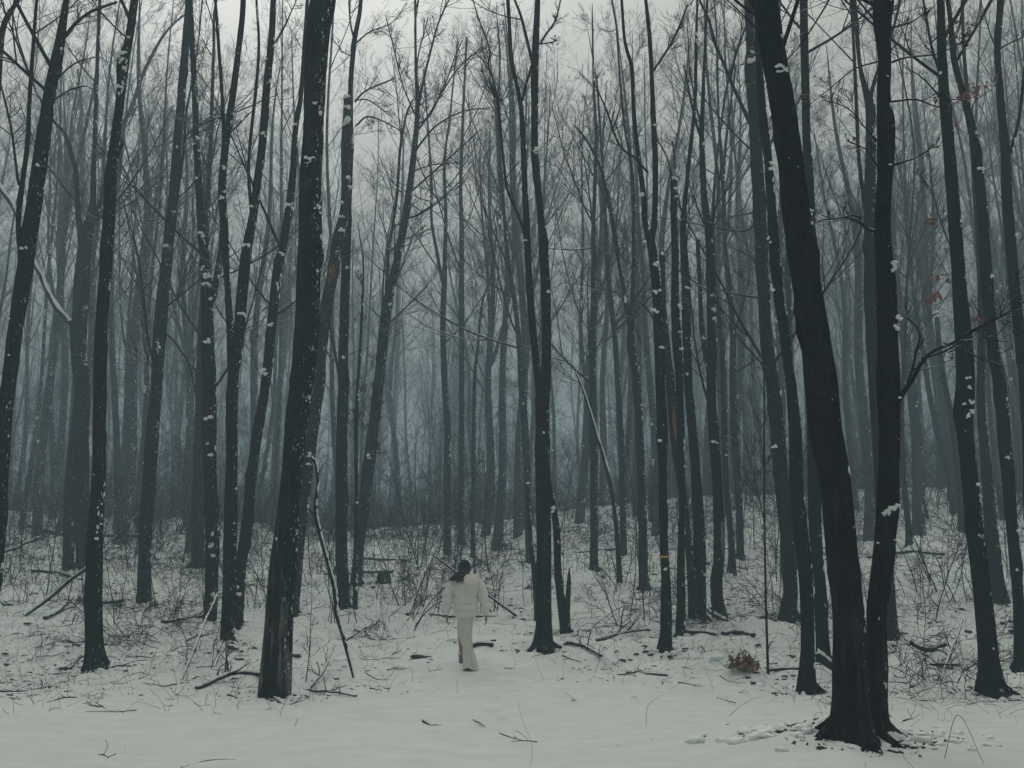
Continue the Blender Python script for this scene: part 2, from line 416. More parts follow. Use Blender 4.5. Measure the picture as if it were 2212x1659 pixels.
tree(l='snow-plastered tree on the left with heavy white clumps where it forks', p=[(454,1336,28),(459,1178,30),(454,1028,28),(454,827,30),(449,752,28),(446,602,24),(436,501,18),(430,401,15),(424,301,14),(421,200,13),(415,100,12),(411,0,11)],
     st=[[(456,650,16),(470,590,16),(478,540,14),(482,480,12)]], cl=[(440,580,9),(450,600,11),(448,615,9),(456,645,9),(450,742,9),(455,735,6),(455,905,10),(458,985,9),(452,960,7),(425,385,7),(428,300,7),(437,505,7),(458,1180,8),(462,1200,8),(462,1300,10)], snow=14)
tree(l='tree with two dark stems parting at head height, right of the snow-plastered one', p=[(492,1382,30),(497,1200,30),(500,1000,26),(502,827,25),(512,752,24),(527,602,24),(535,530,22),(549,451,18),(567,301,17),(577,175,16),(587,75,14),(590,0,13)],
     st=[[(502,850,17),(497,720,17),(490,600,14),(484,480,18),(480,401,17),(489,301,16),(507,175,14),(522,50,12),(526,-10,12)],[(545,470,9),(537,376,7),(542,291,7),(552,200,7),(559,100,6),(554,0,5)],[(484,330,9),(482,250,8),(478,180,7),(472,95,7),(465,0,6)]],
     br=[[(595,92,4),(610,60,4),(625,20,3),(640,-20,2)],[(483,300,4),(515,270,3),(545,240,2)]], cl=[(531,532,10),(524,680,10),(570,290,7),(486,365,8),(484,430,8),(545,448,7),(486,415,6),(578,130,6)], snow=10)
tree(l='slim dark tree leaning right, its foot touching the two-stemmed tree', p=[(511,1352,26),(517,1253,26),(534,1128,24),(544,1028,23),(557,927,22),(572,840,20),(577,802,22),(587,702,22),(599,577,20),(612,527,18),(631,401,16),(639,276,12),(649,211,10),(656,120,9),(664,0,7)],
     cl=[(573,800,12),(575,810,9),(588,705,9),(611,550,8),(622,445,9),(617,410,8),(640,270,6),(514,1270,11),(519,1283,8)], snow=10)
tree(l='thick black foreground trunk left of centre, mossy and split at the foot', p=[(601,1505,52),(604,1460,50),(606,1379,50),(616,1228,46),(626,1078,44),(639,927,48),(651,827,52),(659,752,52),(669,552,52),(671,401,48),(676,301,44),(679,200,46),(686,75,52),(696,0,55),(704,-60,50)],
     st=[[(575,1462,28),(582,1390,26),(594,1228,24),(606,1120,18),(618,1000,14)]], cl=[(684,232,8),(672,350,11),(669,360,9),(690,450,9),(684,455,8),(692,462,8)], snow=22, mat='bark_moss', big=1, flare=.12, toes=0)
tree(l='dead broken tree leaning behind the thick black trunk, torn orange wood showing', name='broken_snag', p=[(634,1322,22),(649,1153,24),(664,1003,26),(681,887,26),(691,827,24),(694,752,24),(707,652,26),(719,592,26),(729,527,26),(744,451,20),(747,376,18),(749,301,22),(752,212,20)],
     top=1, cl=[(750,212,10),(752,235,10),(754,262,12),(748,270,10),(752,385,9),(755,405,10),(741,440,9),(740,470,8),(740,500,9),(670,985,9),(668,1003,8)], snow=10, mat='dead', scar=[(716,560,610,14)])
tree(l='clean straight tree standing just behind the dead broken one', p=[(742,1310,30),(740,1250,27),(737,1178,26),(737,1028,25),(742,827,23),(742,752,21),(747,577,20),(752,440,17),(757,301,14),(757,200,11),(764,100,11),(777,25,9),(780,-20,8)],
     st=[[(765,85,5),(757,50,4),(754,0,4)]],
     br=[[(767,220,5),(787,196,4),(812,180,4),(852,160,3)],[(768,272,4),(792,252,4),(830,262,3),(872,285,2)],[(768,216,3),(800,222,3),(850,265,2)],[(767,95,4),(800,70,3),(850,50,2),(880,10,2)],[(760,120,3),(740,110,2),(716,75,2)]], cl=[(743,775,8),(750,580,6)], snow=3, crown=7)
tree(l='pair of stems leaning right from one foot, spreading a fan of fine branches', p=[(769,1262,26),(775,1190,22),(782,1128,24),(797,1003,26),(812,877,24),(819,827,22),(822,802,22),(834,677,22),(854,577,17),(872,491,17),(885,401,15),(897,301,12),(902,226,10),(898,125,6),(897,0,5)],
     st=[[(834,665,9),(839,552,7),(857,426,6),(864,326,6),(877,251,5),(892,215,4)]],
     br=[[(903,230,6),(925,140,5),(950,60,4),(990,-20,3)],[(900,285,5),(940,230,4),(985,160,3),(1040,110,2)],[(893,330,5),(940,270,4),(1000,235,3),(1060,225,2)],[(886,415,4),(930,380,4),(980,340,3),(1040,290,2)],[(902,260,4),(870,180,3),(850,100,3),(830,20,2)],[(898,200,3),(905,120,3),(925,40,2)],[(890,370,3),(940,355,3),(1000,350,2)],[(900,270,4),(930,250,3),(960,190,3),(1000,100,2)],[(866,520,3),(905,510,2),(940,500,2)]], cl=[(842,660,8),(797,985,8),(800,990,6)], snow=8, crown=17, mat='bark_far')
tree(l='slim dark sapling crossing the foot of the leaning pair', p=[(767,1312,11),(769,1100,8),(770,900,8),(775,800,6),(783,650,5),(785,590,3)], sap=1, snow=8)
tree(l='slender grey tree forking high up, left of the walker', p=[(967,1200,18),(965,1028,15),(967,927,15),(960,827,13),(957,702,12),(960,602,12),(961,552,9),(963,451,7),(960,351,6),(972,250,4),(985,120,3)],
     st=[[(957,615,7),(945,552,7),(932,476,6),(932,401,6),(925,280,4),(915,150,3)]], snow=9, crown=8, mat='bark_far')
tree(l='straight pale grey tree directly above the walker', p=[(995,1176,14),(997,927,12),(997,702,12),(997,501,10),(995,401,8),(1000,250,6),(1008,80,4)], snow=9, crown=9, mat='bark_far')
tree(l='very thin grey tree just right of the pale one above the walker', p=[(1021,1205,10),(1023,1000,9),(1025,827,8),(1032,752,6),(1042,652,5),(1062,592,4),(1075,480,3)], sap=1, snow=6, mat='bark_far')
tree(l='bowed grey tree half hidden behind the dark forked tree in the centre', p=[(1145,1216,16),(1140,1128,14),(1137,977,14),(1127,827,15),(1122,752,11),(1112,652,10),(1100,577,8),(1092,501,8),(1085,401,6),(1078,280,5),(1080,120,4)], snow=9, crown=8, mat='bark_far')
tree(l='rotten thin snag capped with snow, leaning on the central forked tree', name='broken_snag', p=[(1163,1335,17),(1157,1253,14),(1150,1200,10),(1145,1153,9),(1140,1048,7)], top=1, cl=[(1140,1044,6)], mat='dead', snow=3)
tree(l='dark forked tree standing alone in the centre, right of the walker', p=[(1170,1404,46),(1174,1360,36),(1175,1328,34),(1175,1178,31),(1172,1028,31),(1172,927,29),(1173,860,30),(1180,802,22),(1180,652,20),(1175,542,20),(1167,451,15),(1157,351,16),(1155,251,15),(1155,150,16),(1162,0,12)],
     st=[[(1166,850,18),(1160,802,16),(1150,702,16),(1142,577,15),(1137,476,14),(1132,376,12),(1127,251,11),(1120,200,9),(1105,125,9),(1097,0,8)],[(1154,150,8),(1145,115,7),(1127,40,6),(1112,0,5)]],
     br=[[(1128,218,6),(1138,188,5),(1146,162,5)],[(1167,95,5),(1197,50,4),(1212,0,3)],[(1138,525,7),(1120,470,6),(1097,411,6),(1087,351,6),(1077,226,5),(1060,190,4)],[(1082,300,4),(1071,200,4),(1055,150,4),(1058,115,3),(1032,50,3),(1018,0,2)],[(1165,95,4),(1190,90,3),(1203,85,3),(1190,78,2)]],
     cl=[(1157,325,9),(1156,332,7),(1182,632,6),(1135,520,5),(1173,935,6)], snow=3, flare=.5, mat='bark')
tree(l='short dark trunk leaning left into the central forked tree', p=[(1222,1371,24),(1207,1253,17),(1200,1128,15),(1187,1053,12),(1180,960,9)], cl=[(1193,1098,8),(1196,1105,6)], snow=6, top=1)
tree(l='pointed splintered stub at the right foot of the central forked tree', name='broken_stub', p=[(1226,1371,18),(1225,1328,14),(1229,1262,9),(1230,1226,2)], top=1, mat='dead', snow=3)
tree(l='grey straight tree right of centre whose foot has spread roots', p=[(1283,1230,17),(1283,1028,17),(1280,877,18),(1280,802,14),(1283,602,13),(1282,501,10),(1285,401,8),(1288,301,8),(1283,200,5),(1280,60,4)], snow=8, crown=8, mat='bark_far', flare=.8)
tree(l='thin broken pole leaning left, its upper length lined with snow', name='broken_snag', p=[(1339,1259,12),(1330,1128,9),(1313,1023,8),(1288,937,7),(1262,850,5),(1243,803,3)], top=1, snow=4, linesnow=1)
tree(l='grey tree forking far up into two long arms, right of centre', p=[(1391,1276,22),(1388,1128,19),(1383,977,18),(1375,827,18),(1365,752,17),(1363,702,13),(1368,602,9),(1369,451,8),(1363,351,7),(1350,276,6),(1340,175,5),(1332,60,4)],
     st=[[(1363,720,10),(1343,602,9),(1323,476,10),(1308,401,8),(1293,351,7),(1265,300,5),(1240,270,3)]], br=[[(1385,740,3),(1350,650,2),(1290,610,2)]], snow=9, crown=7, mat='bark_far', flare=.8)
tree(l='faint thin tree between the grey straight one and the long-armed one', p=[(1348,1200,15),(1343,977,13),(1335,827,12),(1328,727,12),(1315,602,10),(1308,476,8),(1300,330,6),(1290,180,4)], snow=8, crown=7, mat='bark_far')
tree(l='dark tree marked with a yellow band at waist height', p=[(1436,1402,32),(1438,1370,25),(1438,1328,24),(1438,1253,21),(1436,1203,19),(1433,1128,18),(1431,1028,18),(1431,927,23),(1426,827,21),(1426,752,24),(1421,652,22),(1411,552,20),(1406,520,18),(1413,490,13),(1416,426,12),(1416,351,12),(1413,276,12),(1408,165,9),(1403,75,9),(1395,0,7)],
     st=[[(1405,530,13),(1393,476,12),(1391,426,12),(1381,351,10),(1370,251,9),(1365,150,9),(1350,90,7),(1343,0,6)]],
     br=[[(1413,152,5),(1430,125,5),(1458,75,5),(1488,0,4)],[(1400,372,6),(1370,345,5),(1335,320,5),(1305,250,4),(1280,200,3)],[(1412,690,4),(1390,660,3),(1330,630,2),(1240,610,1.5)],[(1420,300,3),(1440,350,3),(1448,420,2)]],
     cl=[(1415,575,8),(1416,633,9),(1414,670,8),(1418,676,7),(1388,422,7),(1414,272,6),(1425,952,9),(1429,752,8),(1436,1230,7),(1394,522,6)], snow=10, band=1)
tree(l='tree with a snow-capped broken head, just right of the yellow-banded one', p=[(1471,1371,22),(1471,1228,18),(1473,1128,15),(1471,977,15),(1468,827,17),(1463,752,20),(1458,652,18),(1458,552,15),(1456,451,15),(1456,388,14)],
     top=1, cl=[(1456,386,9),(1459,410,8),(1460,425,7),(1466,662,9),(1470,665,7),(1470,755,8),(1468,690,6),(1466,718,6)], snow=9)
tree(l='leaning dark tree with snowy buttress roots, right of the yellow-banded one', p=[(1513,1337,26),(1512,1260,26),(1511,1178,26),(1503,1028,22),(1491,877,19),(1486,827,19),(1483,727,20),(1481,602,18),(1476,501,14),(1483,401,9),(1491,326,9),(1501,226,7),(1503,140,7),(1506,0,4)],
     br=[[(1480,560,4),(1490,480,3),(1492,420,2)],[(1478,480,4),(1462,400,3),(1455,300,3)]], cl=[(1481,622,8),(1453,748,10),(1462,765,10),(1470,780,10),(1485,810,7)], snow=9, crown=8, flare=.9)
tree(l='dead tree stripped of bark in a pale patch, leaning between darker stems', name='broken_snag', p=[(1500,1336,23),(1490,1200,18),(1476,1080,17),(1462,977,20),(1455,900,22),(1447,827,20),(1437,740,18),(1431,640,14),(1430,552,13)], top=1, cl=[(1430,550,6)], mat='dead', snow=5, scar=[(1457,875,955,9)])
tree(l='dark tree with a torn split at knee height, bowed at its foot', p=[(1553,1330,30),(1550,1300,25),(1548,1253,26),(1556,1178,20),(1551,1078,20),(1543,952,22),(1536,827,20),(1538,727,20),(1536,602,19),(1531,501,16),(1521,426,14),(1518,351,12),(1516,291,11),(1521,150,7),(1527,20,5)],
     st=[[(1516,300,7),(1505,270,6),(1492,215,5),(1478,140,4)]], br=[[(1545,960,2),(1560,940,2)],[(1533,510,4),(1545,440,3),(1548,380,2)]], cl=[(1541,670,9),(1538,640,7),(1542,955,7),(1540,690,7)], snow=10, crown=8, scar=[(1544,1120,1200,8)], flare=.8)
tree(l='thin snag ending in a knob, close behind the bowed tree', name='broken_snag', p=[(1549,1312,14),(1545,1100,11),(1540,870,10),(1526,777,11),(1516,702,11),(1511,602,10),(1508,545,9),(1508,517,11)], top=1, cl=[(1508,516,6),(1519,730,6),(1525,790,6)], snow=12, mat='bark_far')
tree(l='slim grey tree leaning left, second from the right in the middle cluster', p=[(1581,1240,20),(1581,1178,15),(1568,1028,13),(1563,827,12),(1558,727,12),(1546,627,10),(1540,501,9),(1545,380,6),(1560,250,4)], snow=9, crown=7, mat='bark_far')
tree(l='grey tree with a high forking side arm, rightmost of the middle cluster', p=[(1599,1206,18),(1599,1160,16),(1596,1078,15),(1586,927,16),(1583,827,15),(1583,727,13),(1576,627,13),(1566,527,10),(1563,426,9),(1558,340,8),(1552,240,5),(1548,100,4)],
     st=[[(1562,400,6),(1567,320,6),(1578,230,5),(1590,140,3)]], br=[[(1588,712,5),(1603,667,4),(1618,592,3),(1622,540,2)]], snow=9, crown=7, mat='bark_far')
tree(l='slender bare sapling standing straight beside the brown leaf heap', name='sapling', cat='sapling', p=[(1659,1449,6),(1654,1278,5),(1651,1078,4),(1651,900,4),(1650,760,3),(1648,560,2)], sap=1, snow=0, mat='bark_bare', br=[[(1652,1130,2),(1630,1030,2),(1600,930,1.5)]])
tree(l='dark tree sprouting a long crooked limb to the upper left, right of centre', p=[(1701,1337,40),(1705,1300,34),(1708,1278,32),(1701,1178,33),(1688,1028,30),(1673,877,30),(1668,827,30),(1658,752,26),(1648,602,26),(1641,451,28),(1633,326,26),(1628,240,24),(1622,140,26),(1621,100,20),(1616,0,16)],
     br=[[(1622,270,9),(1616,260,9),(1595,215,8),(1574,175,8),(1558,135,7),(1543,100,7),(1525,45,6),(1503,0,5)],[(1576,178,4),(1588,120,4),(1601,80,3),(1606,20,2)],[(1640,470,5),(1610,500,4),(1560,500,3),(1480,490,2)],[(1636,455,5),(1600,460,3),(1530,457,2)]],
     cl=[(1620,138,12),(1626,134,10),(1624,118,8)], snow=5, mat='bark')
tree(l='tall tree edged with snow all down its right side, close to the big leaning trunk', p=[(1743,1492,42),(1743,1430,32),(1743,1379,30),(1738,1228,32),(1723,1078,30),(1716,927,26),(1708,827,23),(1702,790,21),(1691,700,21),(1678,602,24),(1668,476,22),(1663,376,19),(1648,251,18),(1641,150,16),(1634,0,13)],
     cl=[(1664,355,9),(1666,366,9),(1668,620,9),(1672,627,8),(1660,515,8),(1663,525,7),(1674,965,9)], snow=26, edge=1, mat='bark', flare=.6)
tree(l='dark straight tree partly hidden behind the big leaning trunk', p=[(1779,1428,32),(1777,1380,28),(1771,1278,28),(1761,1128,28),(1758,900,26),(1756,600,24),(1750,426,20),(1743,301,18),(1739,150,17),(1736,0,16)], cl=[(1753,333,9),(1757,340,7)], snow=14, edge=1)
tree(l='faint narrow tree seen in the gap left of the big leaning trunk', p=[(1728,1230,16),(1722,1050,14),(1712,900,13),(1706,752,12),(1703,602,12),(1700,450,8),(1690,250,6)], snow=5, mat='bark_far')
tree(l='huge black foreground trunk leaning left, the thickest in the picture', p=[(1843,1596,92),(1840,1560,84),(1839,1529,77),(1839,1429,73),(1834,1329,67),(1819,1178,65),(1801,1028,65),(1790,970,68),(1781,927,70),(1774,827,70),(1766,752,66),(1743,602,62),(1718,451,60),(1701,301,52),(1686,200,54),(1668,100,52),(1656,0,48),(1648,-60,46)],
     cl=[(1686,85,11),(1690,100,13),(1697,115,9),(1678,152,13),(1684,165,10),(1690,160,9),(1746,458,9),(1750,465,8),(1748,488,8),(1858,1330,6),(1700,350,4)], snow=7, big=1, mat='bark_bare', flare=.45, scar=None)
tree(l='black crooked trunk beside the huge leaning one, with snow on its ledges', p=[(1894,1578,56),(1894,1540,44),(1896,1429,40),(1894,1329,42),(1904,1228,46),(1911,1153,45),(1919,1098,46),(1921,977,44),(1919,827,48),(1919,752,42),(1916,652,42),(1909,501,34),(1911,376,33),(1914,276,38),(1909,200,28),(1911,125,28),(1906,50,38),(1909,0,42),(1912,-60,40)],
     br=[[(1892,500,8),(1880,490,7),(1864,471,6),(1845,458,5),(1829,454,4),(1800,452,3),(1774,458,2)],[(1862,470,4),(1840,466,3),(1800,476,2),(1770,470,1.5)],
         [(1936,878,11),(1948,850,10),(1964,827,9),(1994,772,7),(2040,750,6),(2085,722,5),(2145,692,4),(2212,642,3)],[(1948,850,8),(1975,800,6),(1990,750,5),(2004,712,4),(1984,677,3),(1950,660,2)],[(1990,775,5),(2030,765,4),(2060,740,3)],
         [(1926,358,6),(1950,350,4),(1985,335,3),(2030,305,2)],[(1926,135,5),(1960,128,4),(2010,130,3),(2070,110,2)],[(1924,60,5),(1960,60,3),(2000,40,2)],[(1900,132,4),(1850,140,3),(1800,175,2),(1755,205,1.5)],[(1926,220,5),(1980,215,4),(2030,230,3),(2080,215,2)],[(1900,310,4),(1860,280,3),(1820,250,2),(1760,245,1.5)],[(1900,365,4),(1850,345,3),(1800,345,2)]],
     cl=[(1921,572,13),(1926,580,12),(1920,590,9),(1934,688,13),(1930,712,13),(1938,700,8),(1917,360,5),(1912,170,7),(1921,232,10),(1926,240,9),(1908,1106,12),(1918,1098,12),(1927,1096,10),(1904,1112,9),(1914,1108,9),(1893,1173,6),(1926,1166,5),(1918,8,8),(1935,862,8)], snow=5, big=1, mat='bark_bare', flare=.55)
tree(l='broad grey-black tree rising straight behind the crooked trunk, forking high', p=[(1924,1378,34),(1922,1330,30),(1912,1178,30),(1902,1000,30),(1893,850,30),(1884,702,30),(1881,552,28),(1881,401,24),(1881,251,22),(1876,215,18),(1859,150,9),(1849,50,9),(1846,0,8)],
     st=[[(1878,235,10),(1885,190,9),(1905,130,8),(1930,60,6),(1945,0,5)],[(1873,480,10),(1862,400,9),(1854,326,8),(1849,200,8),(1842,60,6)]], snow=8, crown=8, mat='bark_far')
tree(l='dark tree on the right with a swollen burl at shoulder height', p=[(2144,1497,62),(2142,1460,50),(2137,1429,42),(2127,1329,38),(2110,1178,35),(2095,1028,34),(2084,930,33),(2080,885,40),(2085,827,36),(2082,752,36),(2072,602,28),(2062,476,26),(2052,351,24),(2042,226,22),(2034,100,18),(2032,0,16)],
     br=[[(2033,168,6),(2005,110,6),(1985,55,5),(1965,0,4)],[(2040,222,5),(2000,170,3),(1960,140,2)],[(2058,545,3),(2030,480,3),(2010,420,2),(1980,380,1.5)]],
     cl=[(2085,840,8),(2090,872,10),(2092,890,8),(2078,875,6),(2072,480,10),(2074,470,8),(2107,1047,9),(2110,1045,7),(2083,820,7),(2138,1400,6),(2030,160,7)], snow=9, mat='bark', flare=.5, leaves=[(2024,602,14),(2014,480,9),(2022,640,9),(2008,650,7)])
tree(l='dark tree leaning left near the right edge, rusty leaves caught in its upper twigs', p=[(2199,1449,30),(2202,1420,25),(2201,1329,24),(2195,1228,24),(2185,1128,24),(2175,1003,28),(2160,827,26),(2145,752,24),(2132,602,25),(2125,501,23),(2115,376,20),(2100,276,18),(2080,200,14),(2060,125,13),(2052,40,10),(2045,-10,9)],
     br=[[(2068,150,4),(2075,100,3),(2085,60,3)],[(2100,270,4),(2112,215,3),(2150,180,2)],[(2085,215,3),(2060,205,2),(2035,215,2)],[(2150,780,3),(2120,690,3),(2100,640,2)]], cl=[(2118,366,9),(2137,600,8),(2172,989,8),(2120,375,6)], snow=8, leaves=[(2070,62,16),(2080,75,12),(2095,203,18),(2108,195,13),(2085,210,10),(2112,690,9),(2095,695,8),(2150,175,8),(2065,268,6)])
tree(l='dark tree hugging the right edge, forking into a thin arm', p=[(2235,1425,36),(2228,1100,30),(2214,827,26),(2205,752,23),(2190,602,22),(2177,451,22),(2172,326,19),(2160,200,16),(2155,100,14),(2162,0,14)], st=[[(2183,330,8),(2198,270,7),(2206,220,7),(2216,120,5)]], br=[[(2160,105,4),(2180,100,3),(2215,95,2)],[(2205,520,3),(2212,510,2),(2225,500,2)]], cl=[(2190,510,7),(2197,505,6)], snow=7)
tree(l='grey tree with a wide snowy foot behind the two dark ones on the right', p=[(2155,1296,44),(2152,1250,36),(2148,1200,32),(2140,1128,27),(2132,1028,23),(2120,877,19),(2120,752,16),(2120,652,14),(2112,500,11),(2100,330,8)], snow=8, mat='bark_far', flare=.7, st=[[(2118,900,10),(2122,840,9),(2116,760,8),(2118,640,7)]])
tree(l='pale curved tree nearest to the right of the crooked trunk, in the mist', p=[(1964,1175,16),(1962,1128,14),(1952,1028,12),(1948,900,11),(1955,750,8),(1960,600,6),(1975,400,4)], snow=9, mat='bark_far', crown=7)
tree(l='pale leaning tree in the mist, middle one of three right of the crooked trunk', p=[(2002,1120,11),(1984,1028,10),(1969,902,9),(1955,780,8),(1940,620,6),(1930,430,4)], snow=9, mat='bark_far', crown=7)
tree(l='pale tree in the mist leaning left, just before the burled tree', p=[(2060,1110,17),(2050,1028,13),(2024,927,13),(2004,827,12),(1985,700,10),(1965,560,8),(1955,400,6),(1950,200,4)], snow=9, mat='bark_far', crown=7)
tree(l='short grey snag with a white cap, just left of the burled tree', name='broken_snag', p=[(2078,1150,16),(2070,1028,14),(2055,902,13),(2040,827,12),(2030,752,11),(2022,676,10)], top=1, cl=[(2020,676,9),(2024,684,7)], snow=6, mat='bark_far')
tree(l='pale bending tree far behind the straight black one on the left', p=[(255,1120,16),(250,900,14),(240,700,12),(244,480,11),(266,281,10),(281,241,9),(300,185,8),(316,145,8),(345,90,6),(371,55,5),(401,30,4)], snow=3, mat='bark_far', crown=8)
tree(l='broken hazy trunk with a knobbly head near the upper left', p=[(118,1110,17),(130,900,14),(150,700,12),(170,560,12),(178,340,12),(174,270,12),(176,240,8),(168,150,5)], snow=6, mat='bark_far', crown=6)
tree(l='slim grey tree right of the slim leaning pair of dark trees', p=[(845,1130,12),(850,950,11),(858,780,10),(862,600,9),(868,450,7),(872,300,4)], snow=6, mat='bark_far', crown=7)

def path3(P, Y0, lean, step, rng=None, wob=0.0, zref=None):
    """picture path -> 3-D path standing at distance Y0, drifting in depth with height"""
    rows = []
    for q in P:
        p, s = at(q[0], q[1], Y0)
        for _ in range(3):
            Y = Y0 + lean * max(0, p[2] - zref); p, s = at(q[0], q[1], Y)
        rows.append([p[0], p[1], p[2], max(q[2], 0.8) * s / 2])
    R = spline(rows, step)
    if wob and rng is not None and len(R) > 4:
        n = len(R); k = max(4, int(n * step / 0.5))
        for c in (0, 1):
            w_ = np.interp(np.linspace(0, k, n), np.arange(k + 1), rng.normal(0, 1, k + 1))
            w_[0] = 0; R[:, c] += w_ * wob * R[:, 3]
    return R[:, :3], R[:, 3]

def surf(pts, rad, s, th):
    """point and outward normal on a stem at fractional index s, bearing th"""
    t, a, b = frames(pts); n = len(pts)
    i = np.clip(s.astype(int), 0, n - 2); f = (s - i)[:, None]
    c = pts[i] * (1 - f) + pts[i + 1] * f; r = (rad[i] * (1 - f[:, 0]) + rad[i + 1] * f[:, 0])
    nn = np.cos(th)[:, None] * a[i] + np.sin(th)[:, None] * b[i]
    return c, nn, r, t[i]

def bark_snow(acc, pts, rad, per_m, rng, edge=False, sz=1.0):
    L = np.linalg.norm(np.diff(pts, axis=0), axis=1).sum()
    n = int(per_m * min(L, 14) * 0.8)
    if n < 1 or len(pts) < 3: return
    k = max(2, n // 8)                                          # it gathers in broken streaks
    cs = rng.uniform(0, len(pts) - 1.5, k); ca = rng.normal(-0.25 if not edge else -0.05, 0.5 if not edge else 0.3, k)
    cw = rng.gamma(1.6, 0.6, k)
    g = rng.choice(k, n, p=cw / cw.sum()); lone = rng.random(n) < 0.10; per = (len(pts) - 1) / L
    s = np.where(lone, rng.uniform(0, len(pts) - 1.5, n), cs[g] + rng.normal(0, 0.09, n) * per)
    s = np.clip(s, 0, len(pts) - 1.5)
    c, _, r, t = surf(pts, rad, s, np.zeros(n))
    az = np.where(lone, rng.normal(-.4, .8, n), ca[g] + rng.normal(0, 0.22, n))
    nn = np.stack([np.cos(az), np.sin(az), 0.15 + 0 * az], 1); nn = norm(nn - t * (nn * t).sum(1, keepdims=True))
    w_ = rng.gamma(1.6, 0.0058, n) * sz + 0.0025; big = (rng.random(n) < 0.10) & ~lone; w_[big] *= 2.4; w_ = np.minimum(w_, .034)
    h = np.minimum(w_ * rng.uniform(0.6, 2.2, n) * (1.6 if edge else 1), .06)
    blobs(acc, c + nn * (r * 0.98)[:, None], nn, (0, 0, 1), np.minimum(w_, r * 0.9), h, np.minimum(w_, .03) * 0.55, 0.5, False, rng)

